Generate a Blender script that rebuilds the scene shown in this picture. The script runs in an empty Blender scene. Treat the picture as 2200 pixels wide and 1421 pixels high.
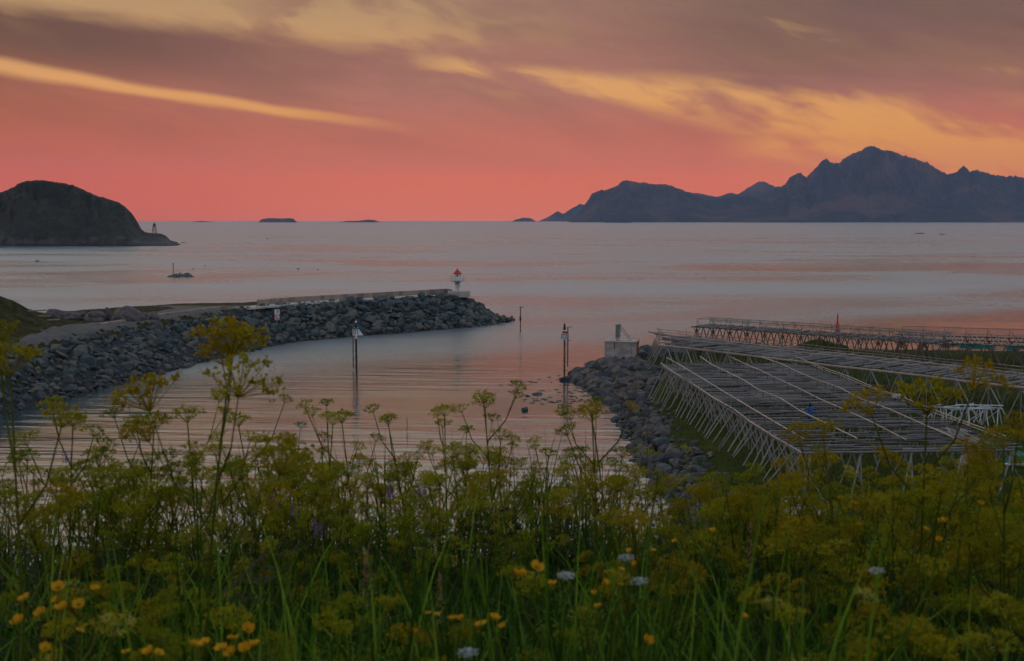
import bpy, bmesh, math, random
import numpy as np
from mathutils import Vector, Matrix, noise as mnoise
R = math.radians
random.seed(7)
rng = np.random.default_rng(7)
scene = bpy.context.scene
COL = scene.collection

# ------------------------------------------------------------------ camera
CAM_H = 20.0
W_PX, H_PX, F_PX, HOR = 2200.0, 1421.0, 2444.0, 471.0
PITCH = math.atan((H_PX / 2 - HOR) / F_PX)
cam_d = bpy.data.cameras.new("camera")
cam = bpy.data.objects.new("camera", cam_d)
COL.objects.link(cam)
cam.location = (0, 0, CAM_H)
cam.rotation_euler = (R(90) - PITCH, 0, 0)
cam_d.sensor_width = 36.0
cam_d.lens = 36.0 * F_PX / W_PX
cam_d.clip_start = 0.1
cam_d.clip_end = 60000
cam_d.dof.use_dof = True
cam_d.dof.focus_distance = 120.0
cam_d.dof.aperture_fstop = 6.3
scene.camera = cam


def ray(px, py):
    cx = (px - W_PX / 2) / F_PX
    cy = (H_PX / 2 - py) / F_PX
    c, s = math.cos(PITCH), math.sin(PITCH)
    return Vector((cx, c + cy * s, -s + cy * c))


def P(px, py, z=0.0):
    d = ray(px, py)
    t = (z - CAM_H) / d.z
    return Vector((d.x * t, d.y * t, z))


def PD(px, py, Y):
    d = ray(px, py)
    t = Y / d.y
    return Vector((d.x * t, Y, CAM_H + d.z * t))


def lin(r, g, b):
    f = lambda c: (c / 255) / 12.92 if c / 255 <= 0.04045 else ((c / 255 + 0.055) / 1.055) ** 2.4
    return (f(r), f(g), f(b), 1.0)


# ------------------------------------------------------------------ node expression helper
class S:
    """wraps a float socket so that sums and products build Math nodes"""
    def __init__(self, nt, sock):
        self.nt, self.s = nt, sock

    def op(self, o, b=None, c=None, clamp=False):
        n = self.nt.nodes.new("ShaderNodeMath")
        n.operation = o
        n.use_clamp = clamp
        for i, v in enumerate((self, b, c)):
            if v is None:
                continue
            if isinstance(v, S):
                self.nt.links.new(v.s, n.inputs[i])
            else:
                n.inputs[i].default_value = v
        return S(self.nt, n.outputs[0])

    def __add__(self, b): return self.op('ADD', b)
    __radd__ = __add__
    def __sub__(self, b): return self.op('SUBTRACT', b)
    def __mul__(self, b): return self.op('MULTIPLY', b)
    __rmul__ = __mul__
    def __truediv__(self, b): return self.op('DIVIDE', b)
    def __rsub__(self, b): return (self * -1.0) + b
    def abs(self): return self.op('ABSOLUTE')
    def max(self, b): return self.op('MAXIMUM', b)
    def min(self, b): return self.op('MINIMUM', b)
    def clamp(self): return self.op('ADD', 0.0, clamp=True)

    def smooth(self, a, b, lo=0.0, hi=1.0):
        n = self.nt.nodes.new("ShaderNodeMapRange")
        n.interpolation_type = 'SMOOTHSTEP'
        self.nt.links.new(self.s, n.inputs[0])
        for i, v in enumerate((a, b, lo, hi)):
            n.inputs[i + 1].default_value = v
        return S(self.nt, n.outputs[0])


def vec(nt, x, y, z=0.0):
    n = nt.nodes.new("ShaderNodeCombineXYZ")
    for i, v in enumerate((x, y, z)):
        if isinstance(v, S):
            nt.links.new(v.s, n.inputs[i])
        else:
            n.inputs[i].default_value = v
    return n.outputs[0]


def noise(nt, v, scale=1.0, detail=4.0, rough=0.55, dist=0.0, color=False):
    n = nt.nodes.new("ShaderNodeTexNoise")
    if v is not None:
        nt.links.new(v, n.inputs['Vector'])
    n.inputs['Scale'].default_value = scale
    n.inputs['Detail'].default_value = detail
    n.inputs['Roughness'].default_value = rough
    n.inputs['Distortion'].default_value = dist
    return n.outputs['Color'] if color else S(nt, n.outputs['Fac'])


def ramp(nt, fac, stops, interp='LINEAR'):
    n = nt.nodes.new("ShaderNodeValToRGB")
    n.color_ramp.interpolation = interp
    el = n.color_ramp.elements
    while len(el) < len(stops):
        el.new(0.5)
    for e, (p, c) in zip(el, stops):
        e.position = p
        e.color = c if len(c) == 4 else (*c, 1)
    nt.links.new(fac.s if isinstance(fac, S) else fac, n.inputs[0])
    return n.outputs[0]


def mixc(nt, fac, a, b, mode='MIX'):
    n = nt.nodes.new("ShaderNodeMix")
    n.data_type = 'RGBA'
    n.blend_type = mode
    if isinstance(fac, S):
        nt.links.new(fac.s, n.inputs[0])
    else:
        n.inputs[0].default_value = fac
    for i, v in ((6, a), (7, b)):
        if isinstance(v, (tuple, list)):
            n.inputs[i].default_value = v if len(v) == 4 else (*v, 1)
        else:
            nt.links.new(v, n.inputs[i])
    return n.outputs[2]


# ------------------------------------------------------------------ world: dusk sky with streaked cloud
SUN_AZ, SUN_EL = -52.0, 4.0
HAZE = 3.9e-5
world = bpy.data.worlds.new("World")
scene.world = world
world.use_nodes = True
world.cycles.sampling_method = 'MANUAL'
world.cycles.sample_map_resolution = 512
nt = world.node_tree
nt.nodes.clear()
tc = nt.nodes.new("ShaderNodeTexCoord")
sep = nt.nodes.new("ShaderNodeSeparateXYZ")
nt.links.new(tc.outputs['Generated'], sep.inputs[0])
dx, dy, dz = (S(nt, sep.outputs[i]) for i in range(3))
U = dx.op('ARCTAN2', dy) * F_PX              # azimuth, 42.65 units to the degree
Velev = dz.op('ARCSINE') * F_PX
V = Velev.max(0.0)
wn = nt.nodes.new("ShaderNodeTexNoise")
wn.inputs['Scale'].default_value = 1.0
wn.inputs['Detail'].default_value = 2.0
nt.links.new(vec(nt, U * (1 / 380.), V * (1 / 190.), 3.1), wn.inputs['Vector'])
wsep = nt.nodes.new("ShaderNodeSeparateColor")
nt.links.new(wn.outputs['Color'], wsep.inputs[0])
wu = S(nt, wsep.outputs[0]) - 0.5
wv = S(nt, wsep.outputs[1]) - 0.5
Uw = U + wu * 170.0
Vw = V + wv * 70.0
# streaks fall to the right: coarse banks, and fine fibres torn across them
nA = noise(nt, vec(nt, Uw * (1 / 560.), (Vw + Uw * 0.16) * (1 / 80.), 0.3), 1, 4, 0.58)
nB = noise(nt, vec(nt, (Uw + V * 0.8) * (1 / 190.), (Vw + Uw * 0.20) * (1 / 74.), 5.2), 1, 5, 0.56)
soft = (nA - 0.5) * 0.6 + (nB - 0.5) * 0.4
# thin bright streak low on the left
d1 = V + wv * 26.0 - (U * U * (-0.0000155) - U * 0.150 + 156.0)
w1 = U.smooth(-1200, 0, 17.0, 8.0) + (nB - 0.5) * 18.0
s1 = d1.abs().op('DIVIDE', w1).smooth(0.25, 1.5, 1.0, 0.0) * U.smooth(-520, -130, 0.9, 0.0) * U.smooth(-2600, -1500, 0.0, 1.0)
# open tan sky over the dark bank, top left to top middle
d2 = V - (U * -0.075 + 322.0) + soft * 150.0
s2 = d2.smooth(-8, 42) * U.smooth(-300, 260, 1.0, 0.15) * (U.smooth(-700, -300, 1.0, 0.0).max(nB.smooth(0.38, 0.56, 0.3, 1.0)))
# golden gap that opens and widens to the right, below the upper bank
d3 = V - (U * -0.148 + 306.0) + soft * 70.0
w3 = U.smooth(-300, 900, 18.0, 78.0) + (nA - 0.5) * 80.0
s3 = (d3.abs() / w3.max(4.0)).smooth(0.2, 1.4, 1.0, 0.0) * U.smooth(-330, -80) * nB.smooth(0.36, 0.61, 0.0, 1.0)
d4 = V - (U * -0.03 + 140.0) + soft * 40.0
s4 = d4.abs().smooth(24, 84, 1.0, 0.0) * U.smooth(400, 600) * nB.smooth(0.40, 0.56, 0.25, 1.0)
# torn holes in the upper bank
s5 = (nB * 0.7 + nA * 0.3).smooth(0.52, 0.66) * V.smooth(170, 320) * U.smooth(-350, 50, 0.1, 0.55)
clear = s1.max(s2).max(s3).max(s4).max(s5).clamp()
fac = (V * (1 / (F_PX * R(90)))).op('SQRT')
q = lambda deg: math.sqrt(deg / 90.0)
def air(deg, r, g, b_):
    """the sky's own colour, so that it reads r, g, b through the haze in front of it"""
    T_ = math.exp(-HAZE * min(11000.0, 560.0 / max(math.sin(R(deg)), 1e-3)))
    c_ = lin(r, g, b_)
    return tuple(max(0.0, (c_[i] - (1 - T_) * (0.10, 0.145, 0.235)[i]) / T_) for i in range(3)) + (1.0,)


cloud_c = ramp(nt, fac, [(q(d_), air(d_, *c_)) for d_, c_ in (
    (0, (196, 112, 102)), (0.7, (204, 109, 95)), (2.0, (202, 105, 90)), (4.0, (179, 102, 91)), (6.3, (160, 104, 96)), (8.5, (148, 99, 92)),
    (11.3, (138, 102, 93)), (13, (186, 162, 144)), (17, (190, 186, 184)), (26, (186, 191, 199)), (60, (180, 194, 216)))])
clear_c = ramp(nt, fac, [(q(d_), air(d_, *c_)) for d_, c_ in (
    (0, (200, 116, 100)), (2, (206, 128, 84)), (4, (212, 146, 86)), (6.5, (216, 156, 98)), (8.5, (192, 146, 100)),
    (11.3, (168, 136, 103)), (13, (198, 174, 148)), (17, (192, 188, 184)), (26, (186, 191, 199)), (60, (180, 194, 216)))])
shade = (nA * 0.6 + nB * 0.4).smooth(0.30, 0.68, 1.16, 0.78)
ccl = mixc(nt, V.smooth(60, 260), cloud_c, mixc(nt, 1.0, cloud_c, vec(nt, shade, shade, shade), 'MULTIPLY'))
lft = U.smooth(-1200, -100, 1.0, 0.0) * V.smooth(900, 500)
ccl = mixc(nt, lft, ccl, mixc(nt, 1.0, ccl, (0.80, 0.47, 0.28, 1), 'MULTIPLY'))
dark = (U.smooth(-950, -250, 1.0, 0.0) * V.smooth(240, 350)).max(U.smooth(150, 600, 0.0, 0.8) * V.smooth(200, 340)) * V.smooth(800, 500)
ccl = mixc(nt, dark, ccl, mixc(nt, 1.0, ccl, (0.44, 0.47, 0.52, 1), 'MULTIPLY'))
clr = mixc(nt, U.smooth(450, 1000) * V.smooth(330, 460) * V.smooth(800, 500), clear_c, mixc(nt, 1.0, clear_c, (0.50, 0.60, 0.70, 1), 'MULTIPLY'))
skyc = mixc(nt, clear * 0.92, ccl, clr)
# the glow is stronger toward the sun's side, the sky cooler away from it
warm = (dx * math.sin(R(SUN_AZ)) + dy * math.cos(R(SUN_AZ))).smooth(-1.0, 1.0)
cool = mixc(nt, V.smooth(100, 1000), lin(168, 150, 154), lin(196, 208, 228))
skyc = mixc(nt, warm.smooth(0.02, 0.70), cool, skyc)
nish = nt.nodes.new("ShaderNodeTexSky")
nish.sky_type = 'NISHITA'
nish.sun_disc = False
nish.sun_elevation = R(SUN_EL)
nish.sun_rotation = R(SUN_AZ)
nish.air_density = 1.2
nish.dust_density = 2.0
b1 = nt.nodes.new("ShaderNodeBackground")
nt.links.new(skyc, b1.inputs[0])
b1.inputs[1].default_value = 1.0
b2 = nt.nodes.new("ShaderNodeBackground")
nt.links.new(nish.outputs[0], b2.inputs[0])
b2.inputs[1].default_value = 0.012
ad = nt.nodes.new("ShaderNodeAddShader")
nt.links.new(b1.outputs[0], ad.inputs[0])
nt.links.new(b2.outputs[0], ad.inputs[1])
wo = nt.nodes.new("ShaderNodeOutputWorld")
nt.links.new(ad.outputs[0], wo.inputs[0])

sun_d = bpy.data.lights.new("sun", 'SUN')
sun_d.energy = 0.7
sun_d.angle = R(10)
sun_d.color = (1.0, 0.56, 0.36)
sun = bpy.data.objects.new("sun", sun_d)
COL.objects.link(sun)
sv = Vector((math.sin(R(SUN_AZ)) * math.cos(R(SUN_EL)), math.cos(R(SUN_AZ)) * math.cos(R(SUN_EL)), math.sin(R(SUN_EL))))
sun.rotation_euler = (-sv).to_track_quat('-Z', 'Y').to_euler()

scene.view_settings.view_transform = 'Standard'
scene.view_settings.look = 'None'
scene.view_settings.exposure = 0.0
scene.view_settings.gamma = 1.0
scene.cycles.max_bounces = 4
scene.cycles.diffuse_bounces = 2
scene.cycles.glossy_bounces = 3
scene.cycles.use_adaptive_sampling = True
scene.cycles.adaptive_threshold = 0.03
scene.cycles.adaptive_min_samples = 16
scene.cycles.transparent_max_bounces = 12
scene.cycles.volume_bounces = 0


# ------------------------------------------------------------------ materials
def new_mat(name):
    m = bpy.data.materials.new(name)
    m.use_nodes = True
    t = m.node_tree
    t.nodes.clear()
    out = t.nodes.new("ShaderNodeOutputMaterial")
    bs = t.nodes.new("ShaderNodeBsdfPrincipled")
    t.links.new(bs.outputs[0], out.inputs[0])
    return m, t, bs, out


def pos(t):
    g = t.nodes.new("ShaderNodeNewGeometry")
    return g.outputs['Position'], g


def bump(t, bs, h, dist=0.05, strength=1.0):
    b = t.nodes.new("ShaderNodeBump")
    b.inputs['Distance'].default_value = dist
    b.inputs['Strength'].default_value = strength
    t.links.new(h.s if isinstance(h, S) else h, b.inputs['Height'])
    t.links.new(b.outputs[0], bs.inputs['Normal'])


def simple(name, stops, scale=1.0, rough=0.8, stretch=(1, 1, 1), bumpd=0.0, rnd=0.0, spec=0.3, detail=5):
    """colour from world-space noise through a ramp, with a per-object shift"""
    m, t, bs, out = new_mat(name)
    p, g = pos(t)
    mp = t.nodes.new("ShaderNodeMapping")
    mp.inputs['Scale'].default_value = stretch
    t.links.new(p, mp.inputs[0])
    n = noise(t, mp.outputs[0], scale, detail, 0.6)
    f = n.smooth(0.28, 0.72)
    if rnd:
        oi = t.nodes.new("ShaderNodeObjectInfo")
        f = f * (1 - rnd) + S(t, oi.outputs['Random']) * rnd
    t.links.new(ramp(t, f, stops), bs.inputs['Base Color'])
    bs.inputs['Roughness'].default_value = rough
    bs.inputs['Specular IOR Level'].default_value = spec
    if bumpd:
        bump(t, bs, n, bumpd)
    return m


def rock_mat(name, a, b, c, tide=0.9):
    m, t, bs, out = new_mat(name)
    p, g = pos(t)
    oi = t.nodes.new("ShaderNodeObjectInfo")
    rn = (S(t, oi.outputs['Random']) * 0.55 + S(t, g.outputs['Random Per Island']) * 0.9).op('FRACT')
    n = noise(t, p, 2.6, 7, 0.62)
    n2 = noise(t, p, 9.0, 4, 0.6)
    base = ramp(t, rn, [(0, a), (0.5, b), (0.85, c), (1.0, a)])
    var = n.smooth(0.25, 0.75, 0.62, 1.35)
    col = mixc(t, 1.0, base, vec(t, var, var, var), 'MULTIPLY')
    # pale lichen and the dark weed line of the tide
    col = mixc(t, n2.smooth(0.62, 0.75) * 0.35, col, (0.24, 0.24, 0.22))
    sp = t.nodes.new("ShaderNodeSeparateXYZ")
    t.links.new(p, sp.inputs[0])
    wet = (S(t, sp.outputs[2]) + n * 0.9).smooth(tide, tide + 0.7, 1.0, 0.0)
    col = mixc(t, wet * 0.8, col, (0.018, 0.02, 0.018))
    t.links.new(col, bs.inputs['Base Color'])
    t.links.new((0.85 - wet * 0.25).s, bs.inputs['Roughness'])
    bs.inputs['Specular IOR Level'].default_value = 0.35
    bump(t, bs, n, 0.12, 0.8)
    return m


M = {}
M['riprap'] = rock_mat('riprap_rock', (0.017, 0.029, 0.031), (0.046, 0.064, 0.066), (0.098, 0.087, 0.066), 0.6)
M['shore_rock'] = rock_mat('shore_rock', (0.018, 0.022, 0.026), (0.048, 0.054, 0.059), (0.105, 0.082, 0.062), 0.6)
M['boulder'] = simple('boulder_stone', [(0, (0.055, 0.05, 0.049)), (1, (0.12, 0.10, 0.095))], 1.4, 0.85, bumpd=0.08)
M['weed_rock'] = simple('weedy_rock', [(0, (0.018, 0.02, 0.02)), (1, (0.05, 0.052, 0.05))], 1.5, 0.6, bumpd=0.06)
M['skerry'] = simple('skerry_rock', [(0, (0.02, 0.022, 0.018)), (1, (0.06, 0.055, 0.04))], 0.6, 0.7, bumpd=0.2)
M['concrete'] = simple('old_concrete', [(0, (0.22, 0.20, 0.175)), (0.6, (0.33, 0.30, 0.265)), (1, (0.40, 0.37, 0.33))], 0.8, 0.85, (1, 1, 2.0), 0.01)
M['wall_concrete'] = simple('stained_concrete', [(0, (0.14, 0.095, 0.065)), (0.45, (0.24, 0.185, 0.145)), (1, (0.30, 0.25, 0.205))], 0.55, 0.85, (1, 1, 0.25), 0.01)
M['rust'] = simple('rust', [(0, (0.12, 0.035, 0.012)), (1, (0.24, 0.08, 0.03))], 6, 0.8)
M['gravel'] = simple('gravel_surface', [(0, (0.05, 0.046, 0.040)), (1, (0.095, 0.086, 0.074))], 1.1, 0.95, bumpd=0.02, detail=9)
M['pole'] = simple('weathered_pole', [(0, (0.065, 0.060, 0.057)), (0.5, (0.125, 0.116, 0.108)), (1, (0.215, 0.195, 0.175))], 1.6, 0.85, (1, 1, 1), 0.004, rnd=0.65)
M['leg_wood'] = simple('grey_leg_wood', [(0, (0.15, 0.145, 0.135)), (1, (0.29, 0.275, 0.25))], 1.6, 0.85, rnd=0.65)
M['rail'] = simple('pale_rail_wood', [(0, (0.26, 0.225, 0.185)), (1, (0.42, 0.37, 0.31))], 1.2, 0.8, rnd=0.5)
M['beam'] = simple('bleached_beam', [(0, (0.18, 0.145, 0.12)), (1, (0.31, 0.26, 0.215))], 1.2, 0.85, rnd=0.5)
M['dark_pole'] = simple('dark_wood_pole', [(0, (0.07, 0.052, 0.042)), (1, (0.17, 0.135, 0.11))], 1.2, 0.85, rnd=0.6)
M['trestle'] = simple('grey_trestle_wood', [(0, (0.34, 0.36, 0.37)), (1, (0.56, 0.58, 0.58))], 1.2, 0.8, rnd=0.6)
M['plank'] = simple('new_plank_wood', [(0, (0.30, 0.17, 0.11)), (1, (0.46, 0.28, 0.19))], 1.5, 0.8, rnd=0.5)
M['white'] = simple('white_paint', [(0, (0.46, 0.46, 0.46)), (1, (0.62, 0.62, 0.62))], 1.5, 0.5)
M['red'] = simple('red_paint', [(0, (0.34, 0.008, 0.008)), (1, (0.48, 0.013, 0.011))], 2.0, 0.5)
M['green_p'] = simple('green_paint', [(0, (0.01, 0.16, 0.09)), (1, (0.015, 0.24, 0.13))], 2.0, 0.5)
M['black'] = simple('black_paint', [(0, (0.012, 0.012, 0.013)), (1, (0.028, 0.028, 0.03))], 2.0, 0.6)
M['rusty_steel'] = simple('rusty_steel', [(0, (0.07, 0.045, 0.035)), (1, (0.16, 0.105, 0.08))], 2.0, 0.7)
M['grey_steel'] = simple('galvanised_steel', [(0, (0.10, 0.13, 0.12)), (1, (0.17, 0.21, 0.19))], 1.0, 0.5)
M['glass'] = simple('dark_glass', [(0, (0.01, 0.012, 0.014)), (1, (0.02, 0.02, 0.022))], 1.0, 0.08, spec=0.6)
M['blue'] = simple('blue_fabric', [(0, (0.015, 0.06, 0.17)), (1, (0.03, 0.11, 0.30))], 5.0, 0.9)
M['yellow_rubber'] = simple('yellow_rubber', [(0, (0.30, 0.21, 0.03)), (1, (0.42, 0.30, 0.05))], 5.0, 0.6)
M['kelp'] = simple('kelp', [(0, (0.012, 0.014, 0.008)), (1, (0.04, 0.035, 0.015))], 3.0, 0.5)
M['feather'] = simple('dark_feathers', [(0, (0.03, 0.028, 0.028)), (1, (0.10, 0.09, 0.085))], 9.0, 0.8)
M['gull'] = simple('gull_feathers', [(0, (0.12, 0.10, 0.10)), (1, (0.30, 0.27, 0.26))], 9.0, 0.8)


def net_mat(name, col, dens, sc=9.0):
    m, t, bs, out = new_mat(name)
    p, g = pos(t)
    n = noise(t, p, 1.2, 3, 0.5)
    bs.inputs['Base Color'].default_value = (*col, 1)
    bs.inputs['Roughness'].default_value = 0.8
    tr = t.nodes.new("ShaderNodeBsdfTransparent")
    mx = t.nodes.new("ShaderNodeMixShader")
    t.links.new(n.smooth(0.3, 0.7, dens * 0.5, dens * 1.5).s, mx.inputs[0])
    t.links.new(tr.outputs[0], mx.inputs[1])
    t.links.new(bs.outputs[0], mx.inputs[2])
    t.links.new(mx.outputs[0], out.inputs[0])
    return m


M['net_grey'] = net_mat('grey_netting', (0.20, 0.23, 0.22), 0.42)
M['net_green'] = net_mat('green_netting', (0.02, 0.17, 0.14), 0.6)


def leaf_mat(name, stops, trans=0.28, rough=0.6, attr=False, rnd=True):
    m, t, bs, out = new_mat(name)
    p, g = pos(t)
    n = noise(t, p, 1.3, 3, 0.5).smooth(0.3, 0.7)
    n2 = S(t, g.outputs['Random Per Island'])
    f = n * 0.45 + n2 * 0.55
    if rnd:
        oi = t.nodes.new("ShaderNodeObjectInfo")
        f = n * 0.30 + n2 * 0.25 + S(t, oi.outputs['Random']) * 0.45
    c = ramp(t, f, stops)
    t.links.new(c, bs.inputs['Base Color'])
    bs.inputs['Roughness'].default_value = rough
    bs.inputs['Specular IOR Level'].default_value = 0.08
    tl = t.nodes.new("ShaderNodeBsdfTranslucent")
    t.links.new(c, tl.inputs[0])
    mx = t.nodes.new("ShaderNodeMixShader")
    mx.inputs[0].default_value = trans
    t.links.new(bs.outputs[0], mx.inputs[1])
    t.links.new(tl.outputs[0], mx.inputs[2])
    t.links.new(mx.outputs[0], out.inputs[0])
    return m


M['grass'] = leaf_mat('grass_blade', [(0, (0.007, 0.022, 0.001)), (0.45, (0.018, 0.052, 0.002)), (0.68, (0.060, 0.135, 0.007)), (0.85, (0.13, 0.22, 0.015)), (1, (0.17, 0.17, 0.03))], rnd=False)
M['dry_grass'] = leaf_mat('dry_shore_grass', [(0, (0.018, 0.021, 0.003)), (0.6, (0.038, 0.038, 0.006)), (1, (0.08, 0.062, 0.018))], rnd=False)
M['field'] = leaf_mat('rough_field_grass', [(0, (0.020, 0.034, 0.003)), (0.5, (0.042, 0.058, 0.005)), (1, (0.10, 0.09, 0.022))], rnd=False)
M['fern'] = leaf_mat('feathery_leaf', [(0, (0.004, 0.011, 0.001)), (0.6, (0.011, 0.024, 0.001)), (1, (0.03, 0.045, 0.002))], rnd=False)  # near-black greens paint the shade of the gaps between plants into the leaves
M['stem'] = leaf_mat('plant_stem', [(0, (0.028, 0.046, 0.003)), (0.6, (0.06, 0.075, 0.005)), (1, (0.10, 0.07, 0.012))], 0.1)
M['umbel'] = leaf_mat('umbel_seed', [(0.1, (0.07, 0.105, 0.003)), (0.35, (0.15, 0.175, 0.004)), (0.55, (0.22, 0.22, 0.005)), (0.75, (0.29, 0.25, 0.006)), (0.9, (0.38, 0.40, 0.14))], 0.35)
M['umbel_brown'] = leaf_mat('ripe_umbel_seed', [(0.1, (0.10, 0.12, 0.003)), (0.45, (0.22, 0.195, 0.004)), (0.85, (0.27, 0.175, 0.005))], 0.35)
M['petal'] = leaf_mat('buttercup_petal', [(0, (0.36, 0.17, 0.004)), (1, (0.54, 0.29, 0.008))], 0.3, 0.35)
M['white_petal'] = leaf_mat('white_petal', [(0, (0.34, 0.38, 0.38)), (1, (0.50, 0.52, 0.50))], 0.3)
M['purple_petal'] = leaf_mat('purple_petal', [(0, (0.10, 0.04, 0.24)), (1, (0.20, 0.07, 0.38))], 0.3)
M['seedhead'] = leaf_mat('grass_seedhead', [(0, (0.20, 0.13, 0.06)), (1, (0.32, 0.22, 0.11))], 0.3)

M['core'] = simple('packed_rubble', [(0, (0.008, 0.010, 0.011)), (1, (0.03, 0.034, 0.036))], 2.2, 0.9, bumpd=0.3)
# ground: meadow turf with bare and yellowed patches
m, t, bs, out = new_mat('meadow_turf')
p, g = pos(t)
n = noise(t, p, 0.16, 6, 0.6)
n2 = noise(t, p, 2.2, 6, 0.65)
c = ramp(t, n * 0.55 + n2 * 0.45, [(0.3, (0.010, 0.020, 0.002)), (0.5, (0.024, 0.038, 0.003)), (0.62, (0.045, 0.052, 0.005)), (0.75, (0.08, 0.062, 0.012))])
t.links.new(c, bs.inputs['Base Color'])
bs.inputs['Roughness'].default_value = 0.95
bs.inputs['Specular IOR Level'].default_value = 0.1
bump(t, bs, n2, 0.25)
M['turf'] = m
M['shore_turf'] = simple('shore_turf', [(0, (0.016, 0.016, 0.005)), (0.6, (0.032, 0.030, 0.008)), (1, (0.06, 0.045, 0.016))], 0.9, 0.95, bumpd=0.5, spec=0.1)

# island: grass over rock, bare where steep and near the water
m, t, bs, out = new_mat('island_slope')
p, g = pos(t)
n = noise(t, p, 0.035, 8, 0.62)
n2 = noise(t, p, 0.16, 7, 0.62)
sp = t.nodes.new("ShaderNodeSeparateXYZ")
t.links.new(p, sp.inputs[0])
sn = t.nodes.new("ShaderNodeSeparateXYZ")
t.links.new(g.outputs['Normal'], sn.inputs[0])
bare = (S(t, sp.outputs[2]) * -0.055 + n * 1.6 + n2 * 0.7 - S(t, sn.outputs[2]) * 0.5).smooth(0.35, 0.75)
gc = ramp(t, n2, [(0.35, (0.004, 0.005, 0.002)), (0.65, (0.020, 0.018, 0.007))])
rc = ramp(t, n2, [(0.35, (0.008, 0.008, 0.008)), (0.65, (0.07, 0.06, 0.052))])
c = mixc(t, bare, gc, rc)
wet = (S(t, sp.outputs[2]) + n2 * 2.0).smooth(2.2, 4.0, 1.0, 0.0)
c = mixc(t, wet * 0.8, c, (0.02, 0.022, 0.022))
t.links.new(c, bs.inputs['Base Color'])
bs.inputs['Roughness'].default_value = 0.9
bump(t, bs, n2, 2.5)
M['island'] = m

m, t, bs, out = new_mat('mountain_rock')
p, g = pos(t)
n = noise(t, p, 0.0026, 8, 0.62)
c = ramp(t, n, [(0.38, (0.008, 0.014, 0.016)), (0.5, (0.022, 0.022, 0.026)), (0.62, (0.095, 0.046, 0.040))])  # red tones put the warm low-sun light on rock faces into the colour
t.links.new(c, bs.inputs['Base Color'])
bs.inputs['Roughness'].default_value = 0.95
bs.inputs['Specular IOR Level'].default_value = 0.1
bump(t, bs, n, 220.0)
M['mountain'] = m

# sea: calm slicks and wind-ruffled patches; harbour with slow ring ripples
m, t, bs, out = new_mat('sea_water')
p, g = pos(t)
sp = t.nodes.new("ShaderNodeSeparateXYZ")
t.links.new(p, sp.inputs[0])
X, Y = S(t, sp.outputs[0]), S(t, sp.outputs[1])
patch = noise(t, vec(t, X * (1 / 150.) + Y * (1 / 500.), Y * (1 / 78.) - X * (1 / 900.), 2.6), 1, 5, 0.55, 0.5)
patch_far = noise(t, vec(t, X * (1 / 1500.), Y * (1 / 420.), 8.0), 1, 4, 0.55, 0.4)
ruff = patch.smooth(0.30, 0.66) * Y.smooth(350, 1000, 0.56, 0.16) + Y.smooth(350, 1000, 0.0, 0.25) + patch_far.smooth(0.34, 0.66) * 0.16 + 0.33
far = Y.smooth(900, 2600)
ruff = ruff * (1.0 - far * 0.75) + far * 0.62
# the harbour behind the breakwater: smooth, with one ruffled band along its wall
hb = noise(t, vec(t, X * (1 / 60.), Y * (1 / 30.), 4.4), 1, 3, 0.5)
wallband = (Y - X * 0.75 + hb * 26.0)
hruff = wallband.smooth(165, 200) * 0.60 + hb.smooth(0.55, 0.7) * 0.1 + 0.12
harb = (Y - X * 0.30).smooth(205, 235, 1.0, 0.0)
ruffle = (ruff * (1.0 - harb) + hruff * harb).clamp()
rn1 = noise(t, vec(t, X * 0.06 + Y * 0.01, Y * 0.5 + X * 0.035, 0.0), 1.0, 3, 0.55)
rip = rn1
chop = noise(t, vec(t, X * 0.55, Y * 1.0, 0.0), 1.3, 2, 0.6)
swell = noise(t, vec(t, X * 0.14, Y * 0.30, 1.0), 1.0, 5, 0.68)
ringmask = noise(t, vec(t, X * 0.02, Y * 0.045, 3.0), 1, 2, 0.5).smooth(0.36, 0.58)
h = rip * harb * (ringmask * 0.13 + 0.04) * (1.0 - hruff * 0.8) + chop * (ruffle * 0.075 + 0.004) + swell * (1.0 - harb) * (ruffle * 0.36 + 0.06) * (1.0 - far * 0.7)
bs.inputs['Base Color'].default_value = (0.012, 0.03, 0.035, 1)
bs.inputs['IOR'].default_value = 4.6
t.links.new((ruffle * 0.30 + 0.07).s, bs.inputs['Roughness'])
bump(t, bs, h, 1.0)
M['sea'] = m


# ------------------------------------------------------------------ object helpers
def link(name, data, parent=None, mats=None):
    o = bpy.data.objects.new(name, data)
    COL.objects.link(o)
    if parent is not None:
        o.parent = parent
    return o


def mesh_from(name, verts, faces, mat, smooth=False):
    me = bpy.data.meshes.new(name)
    me.from_pydata([tuple(v) for v in verts], [], faces)
    if mat is not None:
        me.materials.append(mat)
    if smooth:
        me.polygons.foreach_set('use_smooth', [True] * len(me.polygons))
    me.update()
    return me


def quads_mesh(name, V_, Q, mat, smooth=True):
    """fast mesh from numpy arrays of quads"""
    V_ = np.asarray(V_, dtype=np.float32)
    Q = np.asarray(Q, dtype=np.int32)
    me = bpy.data.meshes.new(name)
    me.vertices.add(len(V_))
    me.vertices.foreach_set('co', V_.ravel())
    k = Q.shape[1]
    me.loops.add(Q.size)
    me.loops.foreach_set('vertex_index', Q.ravel())
    me.polygons.add(len(Q))
    me.polygons.foreach_set('loop_start', np.arange(0, Q.size, k, dtype=np.int32))
    me.polygons.foreach_set('use_smooth', np.full(len(Q), smooth, dtype=bool))
    me.update(calc_edges=True)
    me.validate()
    me.materials.append(mat)
    return me


def tag(o, label=None, cat=None, group=None, kind=None):
    if label: o['label'] = label
    if cat: o['category'] = cat
    if group: o['group'] = group
    if kind: o['kind'] = kind
    return o


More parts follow.
